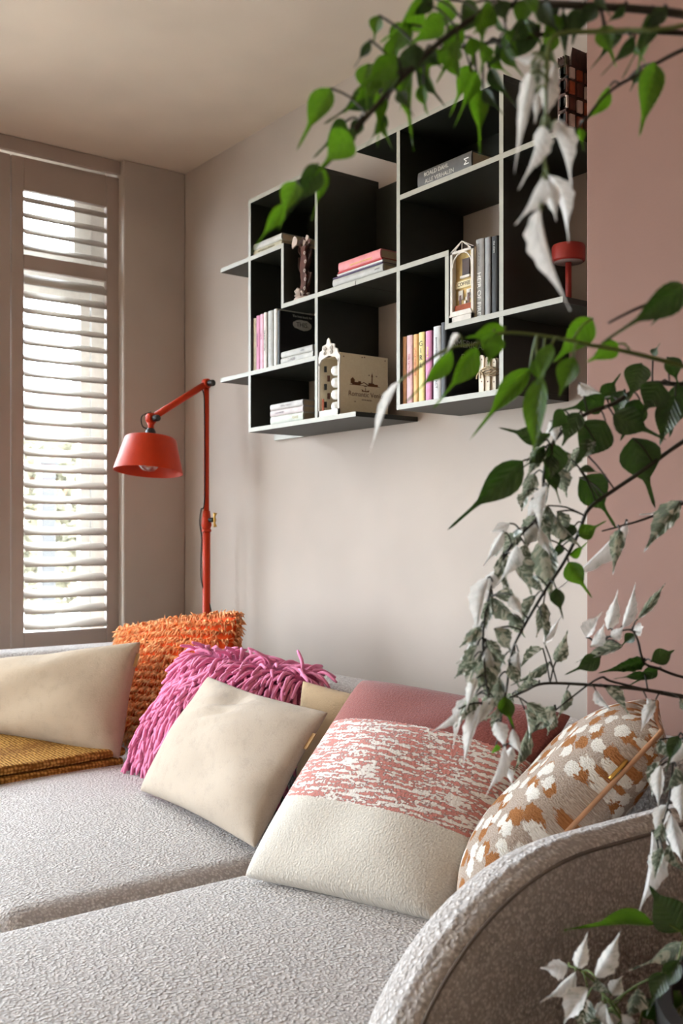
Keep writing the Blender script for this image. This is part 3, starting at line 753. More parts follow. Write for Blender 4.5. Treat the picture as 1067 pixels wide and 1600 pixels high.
# G: grey hardback in the upper cell
xl, xr = X(654), X(738)
book('thick dark grey hardback lying alone in the upper right cell', xl, Z2, .046, xr - xl, .16, (84, 82, 80), [('ROALD DAHL', .0155, (206, 200, 190), .36, 's', .70), ('ALLE VERHALEN', .0155, (206, 200, 190), .42, 's', .30), ('M', .026, (240, 240, 236), .92, 'r', 0)], True)
# H: books beside the cafe book nook
xs = [X(744), X(756.5), X(758.5), X(767), X(769), X(779)]
book('grey fantasy hardback standing right of the cafe book nook', xs[0], Z4, xs[1] - xs[0], .198, .14, (158, 156, 154), [('HEIR OF FIRE', .019, (244, 244, 240), .30, 's', 0), ('a novel of throne', .008, (120, 118, 116), .80, 's', 0)])
book('slim light grey book leaning beside the black one', xs[2], Z4, xs[3] - xs[2], .196, .14, (150, 150, 152), [], lean=0)
book('black spined book against the fourth divider', xs[4], Z4, xs[5] - xs[4], .193, .14, (16, 16, 17), [('the silent', .008, (210, 210, 205), .86, 's', 0)])
# I: coloured row in the bottom right cell
row = [(627.5, 634.8, (232, 178, 128), .187, 'orange cream paperback at the left end of the lower right row', [('and then it was summer', .0075, (246, 236, 220), .5, 's', 0)]),
       (636, 645.2, (226, 186, 190), .187, 'pink white lettered paperback, second in the lower right row', [('THE TATTOOIST', .009, (170, 50, 80), .55, 's', 0)]),
       (646.6, 654, (226, 176, 112), .186, 'orange and yellow paperback, third in the lower right row', [('LITTLE WEEKENDS', .009, (200, 70, 40), .6, 's', 0)]),
       (654.8, 664, (228, 214, 140), .188, 'yellow paperback with large black letters in the lower right row', [('G\nI\nR\nL', .020, (30, 30, 30), .68, 'x', 0)]),
       (665.4, 675.2, (206, 128, 170), .187, 'mauve pink book, fifth in the lower right row', [('sisters', .011, (240, 230, 120), .7, 's', 0)]),
       (677.6, 689, (196, 196, 196), .194, 'grey white lettered book left of the black cover in the lower right row', [('CONTACT', .012, (90, 90, 90), .3, 's', 0), ('BANANA SKIES', .0075, (60, 60, 60), .72, 's', 0)])]
for a, b, c, h, lab, tx in row: book(lab, X(a), Z5, X(b) - X(a), h, .14, c, tx)
xk = X(689.6); wk = .022
book('black hardback showing its grey lettered cover in the lower right row', xk, Z5, wk, .2, .165, (34, 34, 38), [('AMERICAN', .028, (200, 200, 204), .74, 'c', .5), ('DIRT', .030, (200, 200, 204), .55, 'c', .5), ('Jeanine', .009, (130, 130, 130), .90, 'c', .4), ('a novel', .007, (110, 110, 112), .40, 'c', .45)])

# ------------------------------------------------------------------ objects on the shelf
CREAMW = flat('nook_white_wood', (214, 206, 196), .6)
PLY = wood('plywood', (232, 216, 184), (240, 226, 196), 14)
BURN = flat('burnt_print', (122, 78, 46), .8)
WHITEG = flat('glossy_white', (236, 236, 232), .2)
DKB = wood('dark_brown_wood', (48, 28, 22), (74, 46, 36))
BROWN = flat('reddish_brown', (92, 52, 40), .6, var=.15)
OCHRE = flat('ochre_facade', (196, 168, 108), .8, var=.1)
TILE = flat('terracotta', (150, 74, 44), .8, var=.15)
LIT = flat('miniature_cream', (222, 208, 168), .7)
# Venice book nook
x0, x1 = X(497.5, -.235), X(531, -.235); yb = -.055
yf = -.238
vn = thing('book_nook', 'plywood book nook with white scrolled front and burnt city print', 'ornament', ((x0 + x1) / 2, -.14, Z5), 'miniature book nooks on the shelf')
zt = Z5 + .185
part('side_panel', MB().box((x1 - .004, yf + .004, Z5), (x1, yb, zt)), PLY, vn)
part('side_panel', MB().box((x0, yf + .004, Z5), (x0 + .004, yb, zt)), PLY, vn)
part('back_panel', MB().box((x0, yb, Z5), (x1, yb + .004, zt)), PLY, vn)
part('top_panel', MB().box((x0 + .004, yf + .03, zt - .004), (x1 - .004, yb, zt)), PLY, vn)
part('floor_panel', MB().box((x0 + .004, yf + .004, Z5), (x1 - .004, yb, Z5 + .004)), PLY, vn)
fr = MB(); w = x1 - x0
fr.box((x0, yf, Z5), (x0 + .008, yf + .004, zt - .02)); fr.box((x1 - .008, yf, Z5), (x1, yf + .004, zt - .02)); fr.box((x0, yf, Z5), (x1, yf + .004, Z5 + .018))
cx_ = (x0 + x1) / 2
top = [(x0 - .002, zt - .035), (x0 - .004, zt - .01), (x0 + .006, zt), (x0 + .01, zt + .012), (x0 + .022, zt + .016), (x0 + .024, zt + .028), (cx_ - .010, zt + .032), (cx_ - .006, zt + .044), (cx_, zt + .050),
       (cx_ + .006, zt + .044), (cx_ + .010, zt + .032), (x1 - .024, zt + .028), (x1 - .022, zt + .016), (x1 - .01, zt + .012), (x1 - .006, zt), (x1 + .004, zt - .01), (x1 + .002, zt - .035),
       (x1 - .010, zt - .022), (x1 - .02, zt - .012), (cx_, zt - .004), (x0 + .02, zt - .012), (x0 + .010, zt - .022)]
fr.prism(top, yf, yf + .004, 'y')
part('front_frame', fr, CREAMW, vn)
for cz_, rr in ((zt + .018, .008), (zt + .005, .007)):
    for sx in (-1, 1): part('scroll', MB().lathe([(rr * .5, 0), (rr * .8, .002), (rr, 0), (rr * .8, -.002), (rr * .5, 0)], 12, (cx_ + sx * .016, yf - .002, cz_), Matrix.Rotation(math.pi / 2, 4, 'X')), CREAMW, vn, True)
for i in range(4):
    zc = Z5 + .028 + i * .036
    part('white_balcony', MB().lathe([(.004, -.014), (.017, -.013), (.022, -.006), (.0225, .004), (.019, .012), (.006, .016)], 20, (x1 - .040, yf + .028, zc), cap0=True, cap1=True), WHITEG, vn, True)
part('inner_wall', MB().box((x0 + .006, yf + .10, Z5 + .004), (x1 - .005, yf + .104, zt - .006)), colour((120, 108, 110)), vn)
for i in range(5): part('tiny_window', MB().box((x0 + .012, yf + .016 + .012 * (i % 2), Z5 + .03 + i * .027), (x0 + .018, yf + .022 + .012 * (i % 2), Z5 + .048 + i * .027)), BROWN if i % 2 else BLACK, vn)
part('red_sign', MB().box((x0 + .013, yf + .006, Z5 + .02), (x0 + .022, yf + .009, Z5 + .055)), TILE, vn)
# print on the side: skyline and title
sk = MB(); D0 = yf + .004; Dl = yb - D0
def sp(a, b): return (D0 + a * Dl, Z5 + b * .185)
for a0, a1, b0, b1 in ((.22, .30, .52, .575), (.25, .42, .50, .545), (.38, .44, .52, .565), (.665, .685, .52, .66), (.60, .72, .50, .55), (.72, .80, .50, .535), (.50, .56, .485, .50), (.2, .84, .496, .503)):
    p0, p1 = sp(a0, b0), sp(a1, b1); sk.box((x1, p0[0], p0[1]), (x1 + .0006, p1[0], p1[1]))
sk.prism([sp(.655, .66), sp(.695, .66), sp(.675, .72)], x1, x1 + .0006, 'x'); sk.prism([sp(.21, .575), sp(.31, .575), sp(.26, .62)], x1, x1 + .0006, 'x')
sk.prism([sp(.40, .50), sp(.5, .545), (sp(.6, .50)), sp(.6, .515), sp(.5, .56), sp(.40, .515)], x1, x1 + .0006, 'x')
sk.prism([sp(.46, .40), sp(.60, .40), sp(.62, .43), sp(.55, .415), sp(.5, .415), sp(.45, .44)], x1, x1 + .0006, 'x'); sk.box((x1, *sp(.53, .41)), (x1 + .0006, *sp(.54, .47)))
for a0, b0 in ((.06, .93), (.45, .95), (.5, .955), (.95, .94), (.3, .22), (.85, .2), (.3, .04), (.65, .06), (.6, .67), (.76, .665)):
    p0 = sp(a0, b0); sk.box((x1, p0[0], p0[1]), (x1 + .0006, p0[0] + .004, p0[1] + .003))
part('burnt_print', sk, BURN, vn)
o = obj('title', text_mesh('Romantic Venice', .0205, BURN), vn, vn.matrix_basis.inverted() @ frame_M((x1 + .0004, D0 + Dl * .56, Z5 + .065), (0, 1, 0), (0, 0, 1)))
o = obj('subtitle', text_mesh('- BOOK NOOK -', .006, BURN), vn, vn.matrix_basis.inverted() @ frame_M((x1 + .0004, D0 + Dl * .56, Z5 + .049), (0, 1, 0), (0, 0, 1)))
# cafe book nook
x0, x1 = X(704, -.236), X(740, -.236); zt = Z4 + .182
cn = thing('book_nook', 'white gabled book nook showing a miniature cafe facade', 'ornament', ((x0 + x1) / 2, -.14, Z4), 'miniature book nooks on the shelf')
part('side_panel', MB().box((x0, yf + .004, Z4), (x0 + .003, -.08, zt)), CREAMW, cn); part('side_panel', MB().box((x1 - .003, yf + .004, Z4), (x1, -.08, zt)), PLY, cn)
part('back_panel', MB().box((x0, -.08, Z4), (x1, -.076, zt)), PLY, cn); part('floor_panel', MB().box((x0 + .003, yf + .004, Z4), (x1 - .003, -.08, Z4 + .006)), CREAMW, cn)
fr = MB(); b = .008; cx_ = (x0 + x1) / 2; ra = (x1 - x0) / 2 - b
fr.box((x0, yf, Z4), (x0 + b, yf + .005, zt)); fr.box((x1 - b, yf, Z4), (x1, yf + .005, zt)); fr.box((x0, yf, Z4), (x1, yf + .005, Z4 + .014)); fr.box((x0, yf, zt - .006), (x1, yf + .005, zt))
fr.prism([(x0, Z4 + .014), (x1, Z4 + .014), (x1 - b, Z4 + .026), (x0 + b, Z4 + .026)], yf - .004, yf + .001, 'y')
part('front_frame', fr, CREAMW, cn)
arc = [(cx_ + ra * math.cos(a), yf + .002, zt - .006 - ra + ra * math.sin(a)) for a in [math.pi * i / 14 for i in range(15)]]
part('arch', MB().tube(arc, .0022, 6), CREAMW, cn, True)
for p0, p1 in (((x0, zt), (cx_, zt + .022)), ((cx_, zt + .022), (x1, zt)), ((x0 + .012, zt), (cx_ - .008, zt + .016)), ((cx_, zt), (cx_, zt + .022)), ((x1 - .012, zt), (cx_ + .008, zt + .016)), ((x0 + .02, zt), (x0 + .02, zt + .012)), ((x1 - .02, zt), (x1 - .02, zt + .012))):
    part('truss', MB().tube([(p0[0], yf + .002, p0[1]), (p1[0], yf + .002, p1[1])], .0016, 5), CREAMW, cn)
part('facade', MB().box((x0 + .003, yf + .018, Z4 + .006), (x1 - .003, yf + .021, zt)), OCHRE, cn)
part('shop_window', MB().box((cx_ - .012, yf + .014, Z4 + .118), (cx_ + .014, yf + .018, Z4 + .162)), DKB, cn); part('window_sill', MB().box((cx_ - .016, yf + .010, Z4 + .112), (cx_ + .018, yf + .018, Z4 + .118)), CREAMW, cn)
part('sign_board', MB().box((x0 + .006, yf + .012, Z4 + .088), (x1 - .006, yf + .018, Z4 + .106)), LIT, cn)
obj('sign_lettering', text_mesh('COFFEE', .0135, colour((30, 30, 30))), cn, cn.matrix_basis.inverted() @ frame_M((cx_ - .004, yf + .0118, Z4 + .097), (1, 0, 0), (0, 0, 1)))
for sx in (-.018, .012): part('shutter', MB().box((cx_ + sx - .008, yf + .014, Z4 + .058), (cx_ + sx + .008, yf + .018, Z4 + .082)), CREAMW, cn)
part('street', MB().box((x0 + .009, yf + .008, Z4 + .006), (x1 - .009, yf + .0175, Z4 + .044)), TILE, cn)
for i in range(4): part('stair', MB().box((cx_ + .000 + i * .005, yf + .009, Z4 + .0445 + i * .009), (cx_ + .006 + i * .005, yf + .0175, Z4 + .052 + i * .009)), CREAMW, cn)
for sx, zz in ((.018, .05), (-.012, .046)): part('tiny_door', MB().box((cx_ + sx - .004, yf + .0075, Z4 + .0445), (cx_ + sx + .003, yf + .0085, Z4 + .045 + zz * .5)), BROWN, cn)
# brown tree-house sculpture
x0, x1 = X(462, -.19), X(492, -.19)
cx_ = (x0 + x1) / 2
tr = thing('tree_sculpture', 'dark brown carved tree house ornament with pale lacy base', 'ornament', (cx_, -.18, Z3))
LACE = flat('lacy_pale_wood', (206, 188, 178), .7)
part('base', MB().lathe([(.040, 0), (.042, .004), (.040, .012), (.034, .016)], 20, (cx_, -.185, Z3), cap0=True, cap1=True), LACE, tr, True)
q = random.Random(8); out = []
for k in range(15):
    zz = Z3 + .014 + .012 * k; out.append((cx_ - .018 - .006 * math.sin(k * .9) - q.uniform(0, .006), zz))
for k in range(14, -1, -1):
    zz = Z3 + .014 + .012 * k; out.append((cx_ + .022 + .006 * math.sin(k * 1.3 + 1) + q.uniform(0, .006), zz))
part('trunk', MB().prism(out, -.192, -.186, 'y'), DKB, tr)
part('trunk_layer', MB().prism([(cx_ + (a - cx_) * .66 + .003, zz - .004) for a, zz in out], -.202, -.196, 'y'), BROWN, tr)
part('trunk_core', MB().box((cx_ - .006, -.196, Z3 + .014), (cx_ + .006, -.192, Z3 + .16)), DKB, tr)
for i, (za, zb, sx) in enumerate(((.09, .15, -1), (.12, .165, 1), (.15, .19, -1), (.05, .09, 1))):
    part('branch', MB().tube(smooth_path([(cx_ + sx * .012, -.19, Z3 + za), (cx_ + sx * .030, -.192, Z3 + (za + zb) / 2), (cx_ + sx * .034, -.188, Z3 + zb)], 4), .0045, 6), DKB, tr, True)
q = random.Random(9)
for i in range(13):
    a = q.uniform(3.3, 6.1); hh = q.uniform(.012, .034)
    px_, py_ = cx_ + .034 * math.cos(a), -.185 + .034 * math.sin(a)
    part('mushroom', MB().lathe([(.002, 0), (.002, hh * .7), (.006, hh * .72), (.005, hh * .9), (.001, hh)], 8, (px_, py_, Z3 + .012), cap0=True, cap1=True), LACE, tr, True)
for k in range(7): part('leaf_cutout', MB().prism([(cx_ - .02 + k * .008 + .008 * math.cos(a), Z3 + .19 + .006 * (k % 3) + .009 * math.sin(a) * (1 + .3 * math.cos(3 * a))) for a in [2 * math.pi * t / 9 for t in range(9)]], -.1955 - .002 * (k % 2), -.193, 'y'), LACE if k in (3, 5) else BROWN, tr)
part('sign', MB().prism([(cx_ - .032, Z3 + .175), (cx_ - .006, Z3 + .183), (cx_ - .004, Z3 + .196), (cx_ - .010, Z3 + .205), (cx_ - .018, Z3 + .212), (cx_ - .028, Z3 + .206), (cx_ - .034, Z3 + .19)], -.219, -.215, 'y'), LACE, tr)
for i in range(5): part('flourish', MB().lathe([(.003, 0), (.0045, .0015), (.006, 0), (.0045, -.0015), (.003, 0)], 10, (cx_ + .022 + .004 * (i % 2), -.208, Z3 + .04 + i * .028), Matrix.Rotation(math.pi / 2, 4, 'X')), LACE, tr, True)
# dark town-house nook on the right
x0, x1 = X(871, -.225), gx[8] - .004
hs = thing('book_nook', 'dark wooden town house book nook on the top right board', 'ornament', ((x0 + x1) / 2, -.13, Z2), 'miniature book nooks on the shelf')
zt = Z2 + .155
part('body', MB().box((x0, -.225, Z2), (x1, -.05, zt)), DKB, hs)
rows_ = [(.012, .04), (.05, .078), (.088, .116), (.124, .148)]
for i, (a, b_) in enumerate(rows_):
    for j in range(3):
        xa = x0 + .008 + j * (x1 - x0 - .012) / 3
        part('window_frame', MB().box((xa, -.231, Z2 + a), (xa + .016, -.225, Z2 + b_)), LACE if (i + j) % 3 == 0 else BROWN, hs)
        part('pane', MB().box((xa + .003, -.2325, Z2 + a + .004), (xa + .013, -.231, Z2 + b_ - .004)), BLACK, hs)
    for j in range(6):
        ya = -.215 + j * .027
        part('side_window', MB().box((x1, ya, Z2 + a), (x1 + .005, ya + .016, Z2 + b_)), (LACE, TILE, BROWN)[(i * 2 + j) % 3], hs)
for j in range(7): part('battlement', MB().box((x0 + j * (x1 - x0) / 7, -.225, zt), (x0 + (j + .6) * (x1 - x0) / 7, -.21, zt + (.012 if j % 2 else .02))), DKB, hs)
part('chimney', MB().box((x0 + .03, -.16, zt), (x0 + .05, -.13, zt + .04)), BROWN, hs)
part('roof', MB().prism([(x0 + .01, zt), (x1 - .005, zt), ((x0 + x1) / 2 + .01, zt + .045)], -.2, -.06, 'y'), DKB, hs)
# red table lamp
p = at_y(888, HY, -.115)
tl = thing('table_lamp', 'small red mushroom table lamp on the lower right board', 'lamp', (p.x, p.y, Z4))
part('base', MB().lathe([(.034, 0), (.034, .006), (.03, .009)], 28, (p.x, p.y, Z4), cap0=True, cap1=True), RED, tl, True)
part('stem', MB().tube([(p.x, p.y, Z4 + .008), (p.x, p.y, Z4 + .119)], .0075, 14), RED, tl, True)
part('shade', MB().lathe([(.012, .117), (.037, .117), (.0405, .120), (.0405, .153), (.038, .1575), (.0, .158)], 32, (p.x, p.y, Z4)), RED, tl, 'angle')
part('diffuser', MB().lathe([(.008, .1155), (.034, .1155), (.035, .1165)], 28, (p.x, p.y, Z4)), colour((170, 150, 145)), tl, True)
# wooden peg bundle tied with twine
x0 = X(749, -.22)
pg = thing('peg_bundle', 'bundle of pale wooden slats tied with twine on the bottom board', 'ornament', (x0 + .02, -.2, Z5))
BIRCH = wood('pale_birch', (206, 190, 166), (228, 214, 192), 20, (10, 10, 1))
for i, (dx, dy, hh, w) in enumerate(((0, 0, .096, .0165), (.018, .004, .09, .0155), (.034, .010, .084, .015), (.008, .020, .092, .016), (.027, .026, .088, .016))):
    cx_ = x0 + dx + w / 2; pl = [(cx_ - w / 2, Z5), (cx_ + w / 2, Z5), (cx_ + w / 2 + .001, Z5 + hh - w / 2)] + [(cx_ + w / 2 * math.cos(a), Z5 + hh - w / 2 + w / 2 * math.sin(a)) for a in [math.pi * k / 8 for k in range(1, 8)]] + [(cx_ - w / 2 - .001, Z5 + hh - w / 2)]
    o = part('slat', MB().prism(pl, -.222 + dy, -.216 + dy, 'y'), BIRCH, pg)
    for zz in (.3, .88): obj('hole', MB().lathe([(.0005, 0), (.0022, .0003)], 8, (cx_ + .002, -.2222 + dy, Z5 + hh * zz), Matrix.Rotation(math.pi / 2, 4, 'X')).mesh('hole', BROWN), o)
TWINE = flat('twine', (186, 168, 138), .9, scale=200, var=.2)
for k in range(5):
    ring = [(x0 + .0245 + .0285 * math.cos(a), -.205 + .0215 * math.sin(a), Z5 + .044 + k * .0036 + .004 * math.sin(a * 2 + k)) for a in [2 * math.pi * i / 24 for i in range(25)]]
    part('twine_turn', MB().tube(ring, .0020, 6), TWINE, pg, True)
for sx in (-1, 0, 1): part('twine_loop', MB().tube(smooth_path([(x0 + .012, -.2285, Z5 + .054), (x0 + .012 + sx * .010, -.230, Z5 + .046), (x0 + .012 + sx * .013, -.229, Z5 + .036)], 5), .0019, 6), TWINE, pg, True)

# ================================================================== floor lamp
px0, py0 = .40, -.125
fl = thing('floor_lamp', 'tall orange red jointed floor lamp behind the sofa corner', 'lamp', (px0, py0, 0))
part('base_plate', MB().lathe([(.11, 0), (.115, .004), (.115, .012), (.11, .016), (.02, .018)], 36, (px0, py0, 0), cap0=True, cap1=True), LAMPRED, fl, 'angle')
zj, ztp = 1.135, 1.695
part('lower_pole', MB().tube([(px0, py0, .016), (px0, py0, zj)], .0150, 16), LAMPRED, fl, True)
part('collar', MB().lathe([(.0155, 0), (.0185, .002), (.0185, .010), (.013, .013)], 20, (px0, py0, zj - .006), cap1=True), LAMPRED, fl, 'angle')
RX = Matrix.Rotation(math.pi / 2, 4, Vector((0, 1, 0)))
def disc(c, r, h, axis):
    a = Vector(axis).normalized(); b = a.orthogonal().normalized(); d = a.cross(b)
    M = Matrix(((b.x, d.x, a.x, 0), (b.y, d.y, a.y, 0), (b.z, d.z, a.z, 0), (0, 0, 0, 1)))
    return MB().lathe([(r * .9, -h / 2), (r, -h / 2 + h * .12), (r, h / 2 - h * .12), (r * .9, h / 2)], 20, c, M, cap0=True, cap1=True)
AX = Vector((1, .35, 0)).normalized()
part('lower_joint', MB().tube([(px0, py0, zj), (px0, py0, zj + .02), (px0, py0, zj + .075)], [.013, .020, .014], 14), LAMPRED, fl, True)
part('upper_pole', MB().tube([(px0, py0, zj + .06), (px0, py0, ztp)], .0105, 14), LAMPRED, fl, True)
part('pivot', disc((px0 + AX.x * .022, py0 + AX.y * .022, zj + .04), .009, .026, AX), BLACK, fl, 'angle')
wb = Vector((px0, py0, zj + .04)) + AX * .042
part('wing_nut', MB().tube([wb + Vector((.002, 0, .026)), wb + Vector((-.003, 0, .012)), wb, wb + Vector((-.003, 0, -.012)), wb + Vector((.002, 0, -.026))], [.0075, .004, .006, .004, .0075], 8), BRASS, fl, True)
# arm
top = Vector((px0, py0, ztp)); elb = at_t(236, 654, 3.78)
part('top_joint', disc(top, .019, .022, AX), LAMPRED, fl, 'angle')
part('knob', disc(top + AX * .024, .0125, .024, AX), BLACK, fl, 'angle')
dirv = (elb - top).normalized()
part('arm', MB().tube([top + dirv * .01, elb - dirv * .005], .0125, 14), LAMPRED, fl, True)
part('elbow_joint', disc(elb, .021, .024, AX), LAMPRED, fl, 'angle')
part('knob', disc(elb + AX * .026, .0125, .024, AX), BLACK, fl, 'angle')
shc = at_t(235.5, 684, 3.78)
tilt = Matrix.Rotation(math.radians(3), 4, VD) @ Matrix.Rotation(math.radians(-7), 4, VR)
ST = Matrix.Translation(shc) @ tilt
part('neck', MB().tube([elb + Vector((0, 0, -.015)), elb * .5 + shc * .5 + Vector((0, 0, .01)), shc + Vector((0, 0, .012))], [.016, .011, .014], 12), LAMPRED, fl, True)
part('socket_cap', MB().lathe([(.019, -.004), (.019, .022), (.012, .034)], 20, cap0=True, cap1=True), BLACK, fl, 'angle', M=fl.matrix_basis.inverted() @ ST @ Matrix.Translation((.004, -.004, 0)))
rb, rt, hs_ = .127, .094, .128
sh = part('shade', MB().lathe([(.015, .0), (rt - .006, .0), (rt, -.005), (rb, -hs_), (rb - .002, -hs_), (rt - .003, -.008), (rt - .01, -.004), (.015, -.004)], 56), LAMPRED, fl, 'angle', M=fl.matrix_basis.inverted() @ ST)
bulb = part('bulb', MB().lathe([(.0, -.128), (.022, -.124), (.038, -.108), (.044, -.088), (.040, -.068), (.026, -.05), (.016, -.036)], 28), BULB, fl, True, M=fl.matrix_basis.inverted() @ ST)
part('filament', MB().tube([(.012 * math.cos(a), .012 * math.sin(a), -.095 + .012 * math.sin(3 * a)) for a in [2 * math.pi * i / 30 for i in range(31)]], .0012, 5), BRASS, fl, True, M=fl.matrix_basis.inverted() @ ST)
part('bulb_cap', MB().lathe([(.015, -.038), (.016, -.006)], 18, cap0=True, cap1=True), BRASS, fl, True, M=fl.matrix_basis.inverted() @ ST)
sd = Vector((-.6, -.8, 0))
part('cable', MB().tube(smooth_path([shc + Vector((.01, 0, .03)), elb + sd * .03 + Vector((0, 0, -.03)), elb + sd * .034 + Vector((0, 0, .008)), elb + Vector((0, 0, .024))], 6), .0025, 6), CABLE, fl, True)
lp = [top + dirv * .02 + Vector((0, 0, -.014)), top + sd * .014 + Vector((.01, 0, -.05)), Vector((px0 + .006, py0 - .012, ztp - .12)), Vector((px0 + .006, py0 - .012, zj + .12)), Vector((px0 - .005, py0 - .02, zj + .08)), Vector((px0 - .012, py0 - .022, zj + .03)), Vector((px0 - .008, py0 - .016, zj - .03)),
      Vector((px0 - .012, py0 - .017, zj - .12)), Vector((px0 - .004, py0 - .0175, zj - .2)), Vector((px0 + .015, py0 + .010, zj - .3)), Vector((px0 + .018, py0 + .010, zj - .42)), Vector((px0 + .012, py0 + .012, .3)), Vector((px0 + .03, py0 + .03, .02))]
part('cable', MB().tube(smooth_path(lp, 6), .0026, 6), CABLE, fl, True)

# ================================================================== plant
TRX, TRY = 3.28, -.95
plant = thing('variegated_plant', 'tall potted plant with green and white leaves arching in from the right', 'plant', (TRX, TRY, 0))
part('pot', MB().lathe([(.0, .0), (.15, .0), (.155, .01), (.205, .58), (.205, .60), (.188, .60), (.184, .55), (.0, .55)], 40, (TRX, TRY, 0)), flat('pot_charcoal', (34, 32, 30), .8), plant, 'angle')  # mostly unseen pot, enlarged and darkened to shade the sofa arm
part('soil', MB().lathe([(.0, .556), (.183, .552)], 30, (TRX, TRY, 0)), flat('soil', (44, 34, 28), .95, bump=1), plant)
def trunk(z): return Vector((TRX + .03 * math.sin(z * 3.1), TRY - .05 * max(0, z - .9) + .02 * math.cos(z * 4), z))
part('trunk', MB().tube([trunk(.54 + 1.24 * i / 18) for i in range(19)], [.016 - .009 * i / 18 for i in range(19)], 8), STEM, plant, True)

def leaf_mesh(kind, shape):
    asp, tail, teeth, fold, droop = shape
    mb = MB(); mb.uv = []; rows_ = 13; xs_ = (-1, -.55, 0, .55, 1)
    for i in range(rows_):
        y = i / (rows_ - 1)
        b = math.sin(math.pi * min(1, y / (1 - tail)) ** .84) * (1 - y) ** .3 if y < 1 - tail else 0
        wdt = max(b, .06 + .10 * (1 - y) / tail * .6 if y > 1 - tail * 1.25 else 0) * (1 if y < .999 else .02)
        if y == 0: wdt = .03
        if teeth and 0 < i < rows_ - 2: wdt *= 1 + teeth * (1 if i % 2 else -1)
        for x in xs_:
            z = fold * abs(x) * wdt - droop * y * y + .03 * math.sin(9 * y + 2 * x) * abs(x)
            mb.v.append(Vector((x * wdt * .5, y, z * .5))); mb.uv.append((x * wdt * .5 + .5, y))
    for i in range(rows_ - 1):
        for j in range(4):
            a = i * 5 + j; mb.f.append([a, a + 1, a + 6, a + 5]); mb.mi.append(0)
    return mb.mesh('leaf', LEAFM[kind], True, fix=False)
SHAPES = {'o': (.42, .36, 0, .25, .25), 't': (.35, .16, .08, .45, .45), 'b': (.4, .16, 0, .2, .2)}
LM = {(k, s): leaf_mesh(k, SHAPES[s]) for k in 'gdwv' for s in 'otb'}

branches = [
 # name, depth, stem material, start height on trunk, pixel path, radius
 ('a', .86, STEM, 1.72, [(1150, 40), (1067, 22), (960, 12), (800, 8), (715, 45), (640, 110), (575, 180), (520, 245), (470, 295), (430, 350)], .0042),
 ('b', .90, STEM, 1.70, [(1150, 70), (1067, 52), (900, 50), (790, 62), (740, 72), (690, 78), (640, 92)], .0030),
 ('c', .92, STEM, 1.66, [(1140, 55), (1067, 78), (1010, 108), (950, 145), (912, 190), (898, 205)], .0026),
 ('w', .80, STEMG, 1.74, [(1100, 30), (960, 48), (868, 55), (855, 110), (852, 200), (850, 280), (846, 330)], .0022),
 ('m', .95, STEMG, 1.45, [(1150, 600), (1067, 572), (973, 548), (921, 539), (864, 527), (788, 520), (745, 537), (700, 545), (645, 580), (622, 598)], .0026),
 ('n', .90, STEM, 1.50, [(1150, 440), (1075, 455), (1000, 480), (950, 505)], .003),
 ('k', 1.22, STEM, 1.30, [(1150, 640), (1067, 690), (1000, 738), (960, 765), (920, 795), (905, 830), (880, 880), (850, 925), (815, 985), (800, 1020), (790, 1085), (782, 1130), (790, 1170)], .0029),
 ('l', 1.20, STEM, 1.36, [(1150, 590), (1067, 600), (1010, 600), (960, 630), (910, 650), (865, 690), (850, 740), (845, 800), (800, 850), (770, 910), (755, 985), (758, 1050), (765, 1100)], .0030),
 ('p', 1.28, STEM, 1.15, [(1150, 760), (1067, 787), (1010, 810), (970, 822), (940, 830)], .0024),
 ('r', 1.30, STEM, .95, [(1150, 1105), (1067, 1088), (1000, 1077), (920, 1070), (850, 1068), (820, 1080), (796, 1090)], .0034),
 ('q', 1.32, STEM, 1.0, [(1150, 1075), (1067, 1058), (1030, 1045), (1006, 1035), (996, 1000), (985, 984), (960, 990), (930, 1010)], .0024),
 ('u', 1.31, STEM, .93, [(1120, 1085), (1067, 1090), (960, 1066), (935, 1060), (880, 1100), (850, 1125), (825, 1145)], .0022),
 ('h', 1.24, STEM, 1.0, [(1140, 1130), (1085, 1140), (1056, 1170), (1045, 1250), (1030, 1300), (1017, 1320)], .0022),
 ('s', 1.16, STEMG, .60, [(1120, 1640), (1040, 1625), (980, 1600), (950, 1562), (930, 1535), (905, 1515), (890, 1510)], .0026),
 ('e', 1.16, STEMG, .62, [(1130, 1500), (1085, 1480), (1063, 1455)], .0026),
]
L = {}
L['a'] = """517,138,467,222,40,g,o 545,206,500,268,52,g,o 497,258,452,336,38,d,o 462,284,438,348,34,g,o 441,318,402,386,22,g,o 506,262,492,338,18,g,o 592,24,582,66,25,g,o 578,62,556,104,16,d,o
662,4,610,62,50,g,o 642,38,598,100,46,g,o 602,114,544,168,42,g,o 590,128,520,192,46,d,o 562,186,545,228,22,d,o 592,146,593,216,23,g,o 700,0,690,46,36,g,b 742,4,720,52,42,d,b 780,0,790,32,30,d,b
822,0,810,42,32,g,b 692,28,650,64,38,g,b 856,0,862,32,32,d,b 676,-4,640,24,32,d,b 620,90,560,140,40,g,o 640,70,655,120,34,d,o 575,100,570,160,34,g,o 905,12,895,62,32,d,b 880,18,884,110,17,d,o 870,22,860,62,32,g,b
976,8,944,42,16,d,o 1020,16,985,110,32,d,o 1042,12,1000,56,26,d,o 930,5,912,40,28,d,b 722,40,690,80,36,g,b 664,80,610,120,40,d,b 540,190,500,240,36,d,o 610,60,622,108,28,g,o 770,10,748,46,36,g,b"""
